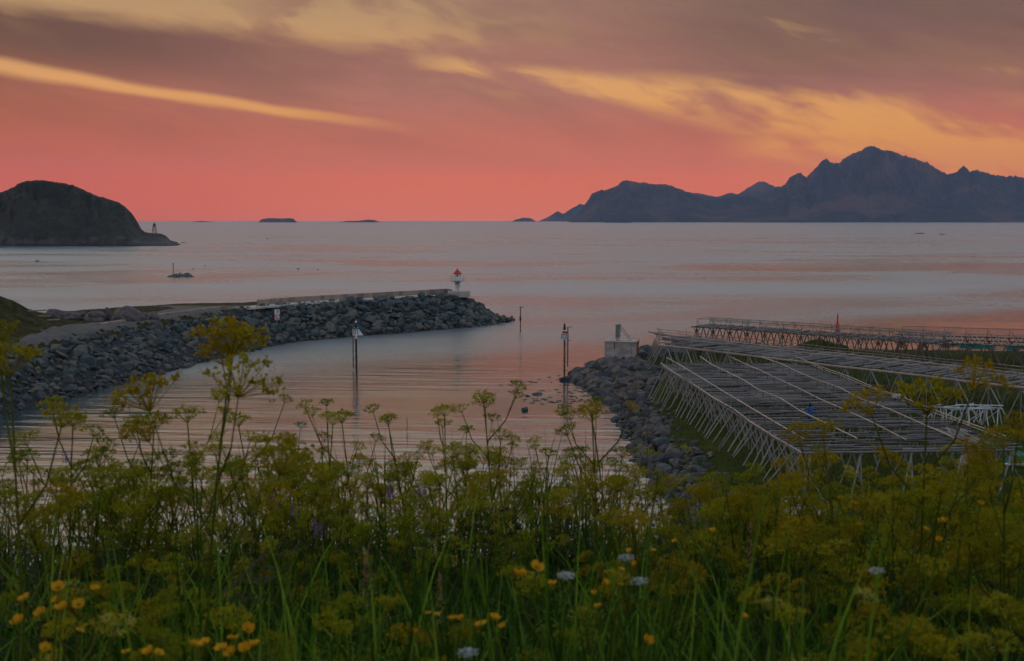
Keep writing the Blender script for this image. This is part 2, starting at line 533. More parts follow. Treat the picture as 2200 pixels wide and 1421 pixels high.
def thing(name, loc, label, cat, group=None, rotz=0.0):
    o = bpy.data.objects.new(name, None)
    o.empty_display_size = 0.3
    COL.objects.link(o)
    o.location = loc
    o.rotation_euler = (0, 0, rotz)
    return tag(o, label, cat, group)


class MB:
    """collects shapes into one mesh, in the local frame of its thing"""
    def __init__(self):
        self.v, self.f = [], []

    def add(self, vs, fs):
        k = len(self.v)
        self.v += [tuple(x) for x in vs]
        self.f += [tuple(i + k for i in q) for q in fs]
        return self

    def box(self, c, s, rot=None):
        c = Vector(c)
        vs = [Vector((sx * s[0] / 2, sy * s[1] / 2, sz * s[2] / 2)) for sx in (-1, 1) for sy in (-1, 1) for sz in (-1, 1)]
        if rot is not None:
            vs = [rot @ v for v in vs]
        vs = [v + c for v in vs]
        return self.add(vs, [(0, 1, 3, 2), (4, 6, 7, 5), (0, 4, 5, 1), (2, 3, 7, 6), (0, 2, 6, 4), (1, 5, 7, 3)])

    def tube(self, a, b, r0, r1=None, n=6, caps=True):
        a, b = Vector(a), Vector(b)
        r1 = r0 if r1 is None else r1
        d = (b - a).normalized()
        u = d.orthogonal().normalized()
        w = d.cross(u)
        vs = []
        for pt, r in ((a, r0), (b, r1)):
            for i in range(n):
                t_ = 2 * math.pi * i / n
                vs.append(pt + u * (math.cos(t_) * r) + w * (math.sin(t_) * r))
        fs = [(i, (i + 1) % n, n + (i + 1) % n, n + i) for i in range(n)]
        if caps:
            fs += [tuple(range(n))[::-1], tuple(range(n, 2 * n))]
        return self.add(vs, fs)

    def lathe(self, prof, n=20, c=(0, 0, 0)):
        c = Vector(c)
        vs, fs = [], []
        for r, z in prof:
            for i in range(n):
                t_ = 2 * math.pi * i / n
                vs.append(c + Vector((math.cos(t_) * r, math.sin(t_) * r, z)))
        for j in range(len(prof) - 1):
            for i in range(n):
                fs.append((j * n + i, j * n + (i + 1) % n, (j + 1) * n + (i + 1) % n, (j + 1) * n + i))
        fs.append(tuple(range(n))[::-1])
        fs.append(tuple((len(prof) - 1) * n + i for i in range(n)))
        return self.add(vs, fs)

    def prism(self, poly, y0, y1):
        """polygon in x,z pushed along y"""
        n = len(poly)
        vs = [(x, y0, z) for x, z in poly] + [(x, y1, z) for x, z in poly]
        fs = [tuple(range(n)), tuple(range(n, 2 * n))[::-1]] + [(i, n + i, n + (i + 1) % n, (i + 1) % n) for i in range(n)]
        return self.add(vs, fs)

    def build(self, name, mat, parent=None, smooth=False):
        return link(name, mesh_from(name, self.v, self.f, mat, smooth), parent)


def hull_rock(seed, n=16, flat=0.75):
    r = random.Random(seed)
    bm = bmesh.new()
    for i in range(n):
        v = Vector((r.gauss(0, 1), r.gauss(0, 1), r.gauss(0, 1))).normalized()
        k = r.uniform(0.82, 1.0)
        bm.verts.new((v.x * k, v.y * k * 0.85, v.z * k * flat))
    res = bmesh.ops.convex_hull(bm, input=bm.verts[:])
    bmesh.ops.delete(bm, geom=[g_ for g_ in res['geom_interior'] if isinstance(g_, bmesh.types.BMVert)], context='VERTS')
    vs = [v.co.copy() for v in bm.verts]
    bm.verts.index_update()
    fs = [tuple(v.index for v in f.verts) for f in bm.faces]
    bm.free()
    return vs, fs


ROCKS = [hull_rock(100 + i, 15 + i % 4 * 2, 0.55 + 0.09 * (i % 5)) for i in range(14)]
ROCK_ME = {}


def rock_mesh(i, mat):
    k = (i, mat.name)
    if k not in ROCK_ME:
        ROCK_ME[k] = mesh_from('rock', *ROCKS[i], mat)
    return ROCK_ME[k]


def smooth_rock(seed, sx, sy, sz, sub=3, amp=0.28, fr=1.3):
    bm = bmesh.new()
    bmesh.ops.create_icosphere(bm, subdivisions=sub, radius=1)
    for v in bm.verts:
        d = v.co.normalized()
        k = 1 + amp * mnoise.fractal(d * fr + Vector((seed * 3.7, seed, 0)), 0.9, 2.1, 4)
        v.co = Vector((d.x * k * sx, d.y * k * sy, d.z * k * sz))
    me = bpy.data.meshes.new('boulder')
    bm.to_mesh(me)
    bm.free()
    return me


# ------------------------------------------------------------------ ground heights
def sdf(poly, x, y):
    """signed distance, positive inside"""
    x, y = np.asarray(x, float), np.asarray(y, float)
    d = np.full(x.shape, 1e9)
    ins = np.zeros(x.shape, bool)
    n = len(poly)
    for i in range(n):
        ax, ay = poly[i]
        bx, by = poly[(i + 1) % n]
        ex, ey = bx - ax, by - ay
        t_ = np.clip(((x - ax) * ex + (y - ay) * ey) / (ex * ex + ey * ey + 1e-9), 0, 1)
        d = np.minimum(d, np.hypot(x - ax - ex * t_, y - ay - ey * t_))
        cond = (ay > y) != (by > y)
        with np.errstate(divide='ignore', invalid='ignore'):
            xi = (bx - ax) * (y - ay) / (by - ay + 1e-12) + ax
        ins ^= cond & (x < xi)
    return np.where(ins, d, -d)


def fbm(x, y, s, seed=0.0):
    x, y = np.broadcast_arrays(np.asarray(x, float), np.asarray(y, float))
    out_ = np.zeros(x.shape)
    a = 1.0
    for o in range(3):
        th = 0.7 + o * 1.9 + seed
        out_ += a * np.sin((x * math.cos(th) + y * math.sin(th)) * s * 2 ** o + seed * 5 + o) * \
            np.sin((-x * math.sin(th + .6) + y * math.cos(th + .6)) * s * 1.17 * 2 ** o + seed * 3 + 2 * o)
        a *= 0.55
    return out_


# inner waterline of the breakwater and its far side
inner = [P(*q_) for q_ in ((0, 893), (60, 877), (180, 846), (350, 803), (420, 782), (560, 748), (640, 734), (760, 723),
                           (900, 712), (1000, 704), (1046, 699))]
inner = [Vector((-130, 92, 0)), Vector((-70, 108, 0))] + inner
BW_IN = [(v.x, v.y) for v in inner]
outer = []
for i, v in enumerate(inner):
    a_, b_ = inner[max(i - 1, 0)], inner[min(i + 1, len(inner) - 1)]
    d_ = (b_ - a_).normalized()
    nrm = Vector((-d_.y, d_.x, 0))
    wdt = 46 if v.x < -44 else (46 + (v.x + 44) / 16 * -24 if v.x < -28 else 21)
    outer.append((v + nrm * wdt))
BW_POLY = BW_IN + [(-1.5, 222), (-4.5, 229)] + [(v.x, v.y) for v in outer[::-1]]
MOUND = P(5, 700, 5.5)


def bw_height(x, y):
    d = sdf(BW_POLY, x, y)
    slope = np.where(np.asarray(x) < -45, 0.62, 0.72)
    z = np.minimum(5.5, d * slope)
    mz = 4.2 * np.exp(-(((x + 68) / 7.0) ** 2 + ((y - 148) / 8.0) ** 2)) * (1 + 0.25 * fbm(x, y, 0.35, 2.0))
    return z + np.where(d > 6, mz, 0) + np.where(d > 7, 0.03 * fbm(x, y, 0.8, 1.0), 0)


# right shore: the point with the drying racks
RP = [P(*q_) for q_ in ((1462, 1094), (1420, 1052), (1378, 985), (1346, 938), (1330, 905), (1338, 882), (1302, 852),
                        (1276, 838), (1236, 818), (1232, 806), (1268, 792), (1300, 781), (1380, 768), (1420, 757))]
RP_POLY = [(-4, 30), (2, 44), (7, 60)] + [(v.x, v.y) for v in RP] + [(30, 170), (60, 166), (100, 160), (190, 150), (190, 20), (20, 20)]


def hill_height(x, y):
    near = 18.75 - 0.18 * y + 0.05 * fbm(x, y, 0.9, 3.0)
    brow = 7.6 + 0.12 * np.asarray(x)
    far_ = 18.75 - 0.18 * brow - 0.60 * (y - brow)
    return np.minimum(near, far_)


def right_height(x, y):
    d = sdf(RP_POLY, x, y)
    base = 2.3 + 0.12 * fbm(x, y, 0.12, 4.0) - 1.0 * np.clip((np.asarray(y) - 132) / 25, 0, 1)
    return np.minimum(base, -0.1 + d * 0.42)


def land_height(x, y):
    return np.maximum(hill_height(x, y), right_height(x, y))


def hz(f, x, y):
    return float(f(np.array([x]), np.array([y]))[0])


def heightfield(name, f, x0, x1, y0, y1, step, mat, zmin=-1.2, parent=None):
    xs = np.arange(x0, x1 + 1e-6, step)
    ys = np.arange(y0, y1 + 1e-6, step)
    gx, gy = np.meshgrid(xs, ys)
    gz = np.maximum(f(gx, gy), zmin - 0.4)
    nx, ny = len(xs), len(ys)
    V_ = np.stack([gx.ravel(), gy.ravel(), gz.ravel()], 1)
    idx = np.arange(nx * ny).reshape(ny, nx)
    Q = np.stack([idx[:-1, :-1].ravel(), idx[:-1, 1:].ravel(), idx[1:, 1:].ravel(), idx[1:, :-1].ravel()], 1)
    zz = gz.ravel()[Q].max(1)
    Q = Q[zz > zmin]
    used = np.unique(Q)
    remap = np.full(len(V_), -1)
    remap[used] = np.arange(len(used))
    return link(name, quads_mesh(name, V_[used], remap[Q], mat), parent)


# ------------------------------------------------------------------ sea, haze, far land
FAR = 11000.0
xs = [-FAR, -3000, -800, -250, 0, 250, 800, 3000, FAR]
ys = [-2000, -200, 0, 60, 120, 200, 300, 500, 900, 1800, 4000, FAR]
V_ = [(x, y, 0.0) for y in ys for x in xs]
nx = len(xs)
Q = [(j * nx + i, j * nx + i + 1, (j + 1) * nx + i + 1, (j + 1) * nx + i) for j in range(len(ys) - 1) for i in range(nx - 1)]
sea = link('sea', mesh_from('sea', V_, Q, M['sea']))
tag(sea, kind='structure', label='calm sea and harbour water reflecting the pink dusk sky')

m = bpy.data.materials.new('haze_air')
m.use_nodes = True
t = m.node_tree
t.nodes.clear()
out = t.nodes.new("ShaderNodeOutputMaterial")
pv = t.nodes.new("ShaderNodeVolumePrincipled")
pv.inputs['Color'].default_value = (0.46, 0.64, 0.95, 1)
pv.inputs['Density'].default_value = HAZE
pv.inputs['Anisotropy'].default_value = 0.0
t.links.new(pv.outputs[0], out.inputs['Volume'])
hb_ = MB().box((0, 4600, 288), (23000, 13700, 584))
haze = hb_.build('haze', m)
tag(haze, kind='stuff', label='thin blue dusk haze over the sea')


def interp_profile(pts, n, jitter, seed):
    """silhouette through pixel points, with a fractal edge between them"""
    px = np.array([p_[0] for p_ in pts], float)
    py = np.array([p_[1] for p_ in pts], float)
    xs_ = np.linspace(px[0], px[-1], n)
    ys_ = np.interp(xs_, px, py)
    hgt = np.clip((478 - ys_) / 60, 0, 1)
    j = np.array([mnoise.fractal(Vector((x / 9.0, seed, 0)), 0.8, 2.1, 5) for x in xs_])
    return xs_, ys_ + j * jitter * hgt


def range_mesh(name, label, pts, D, depth, jitter=3.0, n=420, rows=46, seed=1.0, cliff=1.25, gully=0.4, mat=None, gs=46.0):
    xs_, ys_ = interp_profile(pts, n, jitter, seed)
    ridge = [PD(x, y, D) for x, y in zip(xs_, ys_)]
    V_, Q = [], []
    tv = np.concatenate([np.linspace(-1, 0, 8)[:-1], np.linspace(0, 1, rows)])
    for i, r_ in enumerate(ridge):
        zr = max(r_.z, 0.5)
        wob = mnoise.fractal(Vector((xs_[i] / 120.0, seed + 5, 0)), 0.9, 2, 4)
        for t_ in tv:
            if t_ < 0:
                V_.append((r_.x, D - t_ * depth * 0.6, zr * (1 + t_) ** 1.1 - 1.0 + t_ * 2))
                continue
            nn = mnoise.ridged_multi_fractal(Vector((xs_[i] / gs + t_ * 0.7 * wob, t_ * 1.5, seed)), 0.9, 2.1, 6, 1.0, 2.0)
            prof = (1 - t_) ** cliff
            k = min(1.0, t_ * 6) * prof
            z = zr * (prof + gully * k * (nn - 1.1) * 0.45)
            yy = D - depth * t_ * (1 + 0.12 * wob) + (nn - 1.0) * depth * 0.05 * min(1.0, t_ * 5)
            V_.append((r_.x * (yy / D), yy, min(z, zr * (1 - 0.02 * t_)) - 1.5 * t_))
    k = len(tv)
    for i in range(len(ridge) - 1):
        for j in range(k - 1):
            a = i * k + j
            Q.append((a, a + 1, a + k + 1, a + k))
    o = link(name, quads_mesh(name, V_, Q, mat or M['mountain']))
    return tag(o, label, kind='structure')


range_mesh('mountain', 'broad jagged mountain massif rising highest on the far side of the bay',
           [(1520, 476), (1580, 455), (1620, 432), (1650, 412), (1672, 402), (1690, 396), (1697, 383), (1705, 375), (1722, 374), (1734, 384),
            (1737, 375), (1745, 372), (1757, 357), (1775, 343), (1784, 349), (1800, 353), (1808, 346), (1824, 334), (1850, 323), (1868, 314), (1880, 316),
            (1900, 327), (1925, 329), (1950, 339), (1985, 348), (2010, 362), (2035, 376), (2058, 369), (2069, 358), (2083, 370), (2097, 366),
            (2130, 375), (2163, 384), (2172, 379), (2200, 382), (2270, 392), (2360, 380), (2500, 420), (2640, 476)],
           8300, 1700, 3.2, 620, 70, 2.0, 1.15, 1.2, gs=52)
range_mesh('mountain', 'flat-topped headland with a steep seaward end left of the massif',
           [(1222, 478), (1238, 464), (1250, 450), (1262, 432), (1272, 416), (1285, 411), (1300, 409), (1325, 400), (1335, 391), (1348, 388), (1372, 392), (1400, 396),
            (1430, 397), (1450, 402), (1475, 412), (1500, 422), (1530, 427), (1570, 424), (1620, 422), (1640, 430), (1700, 440), (1800, 470)],
           7900, 1100, 2.0, 380, 50, 6.0, 1.0, 0.9, gs=48)
range_mesh('mountain', 'distant pale peak between the headland and the massif',
           [(1420, 470), (1450, 416), (1475, 413), (1510, 417), (1540, 424), (1570, 414), (1585, 418), (1605, 405), (1632, 389), (1645, 392), (1662, 400),
            (1700, 415), (1760, 430), (1800, 470)], 10300, 500, 2.0, 160, 16, 3.0, gs=30)
range_mesh('mountain', 'distant low pointed hills at the tip of the headland',
           [(1150, 478), (1170, 470), (1185, 462), (1198, 454), (1210, 460), (1225, 450), (1245, 439), (1258, 440), (1290, 430), (1320, 470)],
           9900, 400, 1.2, 120, 14, 4.0, gs=30)
for nm, lab, pts, D in (
        ('island', 'long flat-topped dark islet on the horizon', [(555, 479), (560, 472), (575, 469), (590, 469), (605, 470), (618, 469), (630, 470), (635, 475), (641, 479)], 6900),
        ('island', 'low two-humped islet on the horizon right of the flat one', [(728, 478.5), (745, 475), (770, 475), (790, 472), (805, 473), (815, 477), (822, 478.5)], 7100),
        ('island', 'faint thin islet on the horizon nearest the light tower', [(405, 478), (420, 476), (432, 475), (445, 476), (460, 478)], 7600),
        ('island', 'pale low islets on the horizon left of the pointed hills', [(1095, 478), (1108, 472), (1125, 468), (1140, 469), (1150, 475), (1158, 478)], 9000),
        ('island', 'tiny dark islet under the seaward end of the headland', [(1295, 479), (1312, 475), (1325, 470), (1342, 471), (1358, 479)], 6300)):
    o = range_mesh(nm, lab, pts, D, 160, 0.8, 60, 8, 7.0, 0.45, 0.2, gs=10)
    tag(o, cat='island')

# hill island on the left
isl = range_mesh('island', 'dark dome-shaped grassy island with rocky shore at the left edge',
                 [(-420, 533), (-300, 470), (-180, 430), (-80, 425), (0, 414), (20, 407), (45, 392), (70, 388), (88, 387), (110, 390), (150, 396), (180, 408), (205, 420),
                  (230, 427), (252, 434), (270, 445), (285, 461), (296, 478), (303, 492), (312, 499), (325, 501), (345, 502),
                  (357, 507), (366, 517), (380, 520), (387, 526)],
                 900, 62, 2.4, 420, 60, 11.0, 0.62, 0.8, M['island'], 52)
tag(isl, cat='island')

# ------------------------------------------------------------------ foreground hill and the rack point
g1 = heightfield('ground', land_height, -60, 150, -6, 175, 1.0, M['turf'])
tag(g1, 'grassy hillside and low green point beneath the racks', kind='structure')

# ------------------------------------------------------------------ breakwater
bw = thing('breakwater', (-40, 165, 0), 'long curving rubble breakwater with a concrete wall, sheltering the harbour', 'breakwater')
BWO = Vector(bw.location)
core = heightfield('core', bw_height, -135, 8, 88, 245, 1.0, M['shore_turf'], -1.0)
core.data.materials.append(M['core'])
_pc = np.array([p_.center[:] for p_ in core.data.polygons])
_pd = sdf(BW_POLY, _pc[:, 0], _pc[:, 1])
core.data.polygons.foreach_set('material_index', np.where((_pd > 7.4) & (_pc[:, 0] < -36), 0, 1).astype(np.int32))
core.parent = bw
core.matrix_parent_inverse = Matrix.Translation(-BWO)


def place(o, parent, loc):
    o.parent = parent
    o.location = Vector(loc) - Vector(parent.location)
    return o


def rock_field(parent, cand, mat, nparts, label_stuff):
    """cand: (x, y, z, radius). the ones that show largest are rocks of their own"""
    cand.sort(key=lambda c_: -c_[3] / math.hypot(c_[0], c_[1]) * (1.0 if c_[4] else 0.2))
    sv_, sf_ = [], []
    k = 0
    for i, (x, y, z, r, vis) in enumerate(cand):
        ri = random.randrange(len(ROCKS))
        rot = Matrix.Rotation(random.uniform(0, 6.28), 4, 'Z') @ Matrix.Rotation(random.uniform(-.6, .6), 4, 'X') @ Matrix.Rotation(random.uniform(-.6, .6), 4, 'Y')
        sc = Vector((r * random.uniform(.85, 1.25), r * random.uniform(.8, 1.15), r * random.uniform(.75, 1.1)))
        if i < nparts:
            o = link('rock', rock_mesh(ri, mat), parent)
            o.location = Vector((x, y, z)) - Vector(parent.location)
            o.rotation_euler = rot.to_euler()
            o.scale = sc
        else:
            mt = Matrix.Translation((x, y, z)) @ rot @ Matrix.Diagonal((*sc, 1))
            vs, fs = ROCKS[ri]
            sv_ += [tuple(mt @ v - Vector(parent.location)) for v in vs]
            sf_ += [tuple(a + k for a in f) for f in fs]
            k += len(vs)
    o = link('rubble', mesh_from('rubble', sv_, sf_, mat), parent)
    return tag(o, label_stuff, kind='stuff')


cand = []
gx, gy = np.meshgrid(np.arange(-132, 4, 1.0), np.arange(90, 236, 1.0))
gx = gx.ravel() + rng.uniform(-.45, .45, gx.size)
gy = gy.ravel() + rng.uniform(-.45, .45, gy.size)
dd = sdf(BW_POLY, gx, gy)
zz = bw_height(gx, gy)
# keep the harbour side, the head and a thin outer face
near_in = np.full(gx.shape, 1e9)
for (ax, ay), (bx, by) in zip(BW_IN[:-1], BW_IN[1:]):
    ex, ey = bx - ax, by - ay
    t_ = np.clip(((gx - ax) * ex + (gy - ay) * ey) / (ex * ex + ey * ey), 0, 1)
    near_in = np.minimum(near_in, np.hypot(gx - ax - ex * t_, gy - ay - ey * t_))
inner_side = near_in < 9.5
for x, y, d, z, ins in zip(gx, gy, dd, zz, inner_side):
    if d < -0.9 or d > 8.2 or x < -100:
        continue
    if not ins and x < -14 and random.random() < 0.5:
        continue
    left = x < -40
    big = random.random()
    r = random.uniform(0.5, 0.95) if left else random.uniform(0.6, 1.1)
    if big > 0.82:
        r *= 1.5
    elif big < 0.3:
        r *= .7
    if left and d < 4.0:
        r *= 0.82
    if d > 7.4:
        r *= 0.7
    if x < -49 and 3.0 < d < 6.0 and y < 132 and random.random() < 0.55:
        continue
    cand.append((x, y, z - 0.08 + random.uniform(-.1, .22), r, ins or x > -14))
# low rocks trailing off the head
for i in range(46):
    t_ = random.random()
    a_ = P(1050, 697)
    b_ = P(1096, 691)
    pt = a_.lerp(b_, t_) + Vector((random.gauss(0, .5), random.uniform(-0.5, 3.2), 0))
    cand.append((pt.x, pt.y, random.uniform(0, 1.7) * (1 - t_ * .75), random.uniform(.45, .8), True))
# small stones between the big ones
for i in range(5200):
    x, y = random.uniform(-66, -2), random.uniform(100, 225)
    cand.append((x, y, None, random.uniform(.2, .4), False))
sm = [c_ for c_ in cand if c_[2] is None]
cand = [c_ for c_ in cand if c_[2] is not None]
sx = np.array([c_[0] for c_ in sm])
sy = np.array([c_[1] for c_ in sm])
sd, sz = sdf(BW_POLY, sx, sy), bw_height(sx, sy)
for c_, d, z in zip(sm, sd, sz):
    if -0.5 < d < 7.6:
        cand.append((c_[0], c_[1], float(z) + 0.12, c_[3], False))
cand = [c_ for c_ in cand if not (math.hypot(c_[0] + 10.6, c_[1] - 220) < 2.7 and c_[2] > 4.4)]
rock_field(bw, cand, M['riprap'], 300, 'dark grey rubble packed between the larger stones of the breakwater')


def strip(poly_a, poly_b, z, zthick, name, mat, parent):
    """a slab between two polylines"""
    n = len(poly_a)
    mb = MB()
    vs = [Vector((*p_, z)) for p_ in poly_a] + [Vector((*p_, z)) for p_ in poly_b] + \
         [Vector((*p_, z - zthick)) for p_ in poly_a] + [Vector((*p_, z - zthick)) for p_ in poly_b]
    fs = []
    for i in range(n - 1):
        fs += [(i, i + 1, n + i + 1, n + i), (2 * n + i, 3 * n + i, 3 * n + i + 1, 2 * n + i + 1),
               (i, 2 * n + i, 2 * n + i + 1, i + 1), (n + i, n + i + 1, 3 * n + i + 1, 3 * n + i)]
    fs += [(0, n, 3 * n, 2 * n), (n - 1, 2 * n + n - 1, 3 * n + n - 1, n + n - 1)]
    off = Vector(parent.location) if parent is not None else Vector()
    mb.add([v - off for v in vs], fs)
    return mb.build(name, mat, parent)


def resample(pts, step):
    pts = [Vector((p_[0], p_[1])) for p_ in pts]
    outp = []
    for a, b in zip(pts[:-1], pts[1:]):
        k = max(1, int((b - a).length / step))
        outp += [a.lerp(b, i / k) for i in range(k)]
    return outp + [pts[-1]]


def offset_line(pts, o):
    res = []
    for i, p_ in enumerate(pts):
        a, b = pts[max(i - 1, 0)], pts[min(i + 1, len(pts) - 1)]
        d = (b - a).normalized()
        res.append((p_.x - d.y * o, p_.y + d.x * o))
    return res


fine = resample(BW_IN, 4.0)
for _ in range(6):
    fine = [fine[0]] + [(fine[i - 1] + fine[i] * 2 + fine[i + 1]) / 4 for i in range(1, len(fine) - 1)] + [fine[-1]]
jet = [p_ for p_ in fine if p_.x > -37.5 and p_.x < -5.4]
strip(offset_line(jet, 7.6), offset_line(jet, 11.2), 5.57, 0.3, 'walkway', M['concrete'], bw)
wj = [p_ for p_ in fine if p_.x > -34.5 and p_.x < -4.0]
# the wall is cast in bays
wi, wo_ = offset_line(wj, 11.25), offset_line(wj, 11.85)
wi.append((-11.6, 220.4))
wo_.append((-12.2, 221.0))
wtop = [6.42] * len(wj)
for a in range(len(wi) - 1):
    strip(wi[a:a + 2], wo_[a:a + 2], 6.42 + (0.012 if a % 2 else 0.0), 1.3, 'wall_bay', M['wall_concrete'], bw)
wl = [p_ for p_ in fine if -45 < p_.x <= -34]
strip(offset_line(wl, 11.4), offset_line(wl, 11.9), 5.88, 0.7, 'low_kerb', M['wall_concrete'], bw)
rd = heightfield('gravel_road', lambda a_, b_: bw_height(a_, b_) + 0.05, -110, -34, 100, 190, 0.5, M['gravel'], 4.0)
_bm = bmesh.new()
_bm.from_mesh(rd.data)
_fc = np.array([f_.calc_center_median()[:2] for f_ in _bm.faces])
_d = sdf(BW_POLY, _fc[:, 0], _fc[:, 1]) + 0.5 * fbm(_fc[:, 0], _fc[:, 1], 1.1, 2.2)
_far = 11.5 + 9.0 * np.clip((-38 - _fc[:, 0]) / 12, 0, 1) - 12.0 * np.clip((-53 - _fc[:, 0]) / 9, 0, 1)
_kill = (_d < 8.3) | (_d > _far)
_bm.faces.ensure_lookup_table()
bmesh.ops.delete(_bm, geom=[_bm.faces[i] for i in np.nonzero(_kill)[0]], context='FACES')
_bm.to_mesh(rd.data)
_bm.free()
tag(rd, 'wide gravel road along the crown of the left shore', kind='structure')
LHP = PD(983, 628, 221.0)
LHP = Vector((LHP.x, 221.0, 6.05))
mb = MB().box((LHP.x - BWO.x + 0.3, LHP.y - BWO.y - 0.3, 5.5), (4.2, 3.4, 1.08))
mb.build('lighthouse_footing', M['concrete'], bw)

# boulders lining the seaward side of the road, each a thing
BL = [(118, 690, 24, 15, 'low pinkish boulder at the end of the row nearest the grassy mound'),
      (155, 690, 20, 12, 'flat grey boulder beside the road, second from the grassy mound'),
      (178, 688, 11, 12, 'small dark boulder in the gap left of the two flat ones'),
      (205, 690, 22, 14, 'broad low boulder in the middle of the row along the road'),
      (231, 688, 8, 17, 'narrow upright pointed stone in the boulder row'),
      (273, 690, 32, 20, 'largest rounded pale boulder beside the gravel road'),
      (311, 688, 12, 12, 'small round boulder right of the largest one'),
      (330, 687, 12, 11, 'last small boulder before the low concrete kerb')]
for i, (x, y, hw, hh, lab) in enumerate(BL):
    pt = P(x, y, 5.5)
    k = pt.y / F_PX
    me = smooth_rock(i + 1, hw * k * 1.05, hw * k * 0.8, hh * k * 1.15)
    me.materials.append(M['boulder'])
    o = link('boulder', me)
    o.location = (pt.x, pt.y, hz(bw_height, pt.x, pt.y) + hh * k * 0.35)
    tag(o, lab, 'boulder', 'boulders lining the road')

# loose planks left on the turf
pl = P(82, 706, 5.6)
for i, (dx_, dy_, l_, a_, lab) in enumerate(((-1.2, 0.6, 4.2, 0.1, 'long grey weathered plank lying by the grassy mound'),
                                             (0.3, -0.3, 3.4, -0.25, 'short pale plank lying across the turf by the road'),
                                             (2.1, -1.0, 2.2, 0.35, 'pale plank end tilted towards the gravel road'))):
    o = MB().box((0, 0, 0), (l_, 0.45, 0.12)).build('plank', M['pole'])
    x, y = pl.x + dx_, pl.y + dy_
    o.location = (x, y, hz(bw_height, x, y) + 0.16)
    o.rotation_euler = (0.05, -0.04, a_)
    tag(o, lab, 'plank', 'planks by the road')

# ------------------------------------------------------------------ lighthouse on the breakwater head
lh = thing('lighthouse', LHP, 'small white lighthouse with a red conical roof on the breakwater head', 'lighthouse')
MB().lathe([(0.70, 0), (0.70, 0.12), (0.58, 0.14), (0.58, 1.75)], 24).build('column', M['white'], lh, True)
MB().lathe([(0.5, 1.72), (0.78, 1.86), (0.80, 2.6), (0.79, 2.65)], 28).build('drum', M['white'], lh)
lroom = MB().lathe([(0.70, 2.66), (0.70, 3.3), (0.76, 3.33)], 28).build('lantern_room', M['white'], lh)
w_ = MB()
w_.box((0, -0.72, 3.05), (0.26, 0.08, 0.3))
w_.build('lantern_window', M['glass'], lroom)
lroof = MB().lathe([(0.92, 3.34), (0.93, 3.39), (0.12, 4.24), (0.05, 4.36)], 28).build('roof', M['red'], lh)
MB().lathe([(0.07, 4.37), (0.10, 4.43), (0.02, 4.52)], 12).build('finial', M['red'], lroof)
mb = MB()
nR = 28
for i in range(nR):
    a0, a1 = 2 * math.pi * i / nR, 2 * math.pi * (i + 1) / nR
    mb.add([(math.cos(a) * r, math.sin(a) * r, z) for a in (a0, a1) for r in (0.82, 1.42) for z in (1.93, 2.0)],
           [(1, 3, 7, 5), (0, 4, 6, 2), (3, 2, 6, 7), (0, 1, 5, 4)])
gfl = mb.build('gallery_floor', M['grey_steel'], lh)
for hgt in (2.45, 2.95):
    mb = MB()
    for i in range(nR):
        a0, a1 = 2 * math.pi * i / nR, 2 * math.pi * (i + 1) / nR
        mb.tube((math.cos(a0) * 1.4, math.sin(a0) * 1.4, hgt), (math.cos(a1) * 1.4, math.sin(a1) * 1.4, hgt), 0.014, n=5)
    mb.build('gallery_rail', M['grey_steel'], gfl)
pm = MB().tube((0, 0, 0), (0, 0, 0.96), 0.014, n=5)
me = mesh_from('gallery_post', pm.v, pm.f, M['grey_steel'])
for i in range(10):
    o = link('gallery_post', me, gfl)
    o.location = (math.cos(i * .628) * 1.4, math.sin(i * .628) * 1.4, 2.0)
mb = MB()
for s_ in (-1, 1):
    mb.tube((0.18 + s_ * 0.14, -0.66, 0.1), (0.18 + s_ * 0.14, -0.66, 2.0), 0.025, n=5)
for i in range(8):
    mb.tube((0.04, -0.66, 0.2 + i * 0.23), (0.32, -0.66, 0.2 + i * 0.23), 0.018, n=5)
mb.build('ladder', M['grey_steel'], lh)

# ------------------------------------------------------------------ sign on the breakwater slope
sgp = None
for _k in range(1600, 2100):
    _p = PD(596, 692, _k * .1)
    if hz(bw_height, _p.x, _p.y) + 0.75 > _p.z:
        sgp = _p
        break
sg = thing('warning_sign', sgp, 'two-panel white and red sign, power cable and no anchoring, on the rubble slope', 'sign')
SK = sgp.y / F_PX
MB().tube((0, 0, -0.6), (0, 0, 2.1), 0.05).build('post', M['grey_steel'], sg)
pan = []
for nm_, zc, in (('cable_panel', 1.62), ('anchor_panel', 0.72)):
    pan.append(MB().box((0, -0.08, zc), (0.84, 0.04, 0.84)).build(nm_, M['white'], sg))
mb = MB().add([(0.08, -0.105, 1.92), (0.20, -0.105, 1.92), (0.05, -0.105, 1.66), (0.16, -0.105, 1.66), (-0.14, -0.105, 1.3), (-0.02, -0.105, 1.58), (-0.12, -0.105, 1.58)],
              [(0, 1, 2, 6), (6, 2, 5), (2, 3, 5), (5, 3, 4)])
mb.build('lightning_symbol', M['black'], pan[0])
mb = MB()
for a_, b_ in (((-0.42, 1.12), (0.42, 1.12)), ((-0.42, 0.32), (0.42, 0.32)), ((-0.40, 0.32), (-0.40, 1.12)), ((0.40, 0.32), (0.40, 1.12)), ((-0.36, 1.04), (0.36, 0.40))):
    mb.tube((a_[0], -0.115, a_[1]), (b_[0], -0.115, b_[1]), 0.045, n=4)
mb.build('red_border', M['red'], pan[1])
mb = MB().tube((0, -0.108, 0.95), (0, -0.108, 0.46), 0.03, n=4).tube((-0.12, -0.108, 0.86), (0.12, -0.108, 0.86), 0.025, n=4)
for i in range(6):
    a0, a1 = math.pi * (1 + i / 6), math.pi * (1 + (i + 1) / 6)
    mb.tube((math.cos(a0) * .2, -0.108, .64 + math.sin(a0) * .18), (math.cos(a1) * .2, -0.108, .64 + math.sin(a1) * .18), 0.028, n=4)
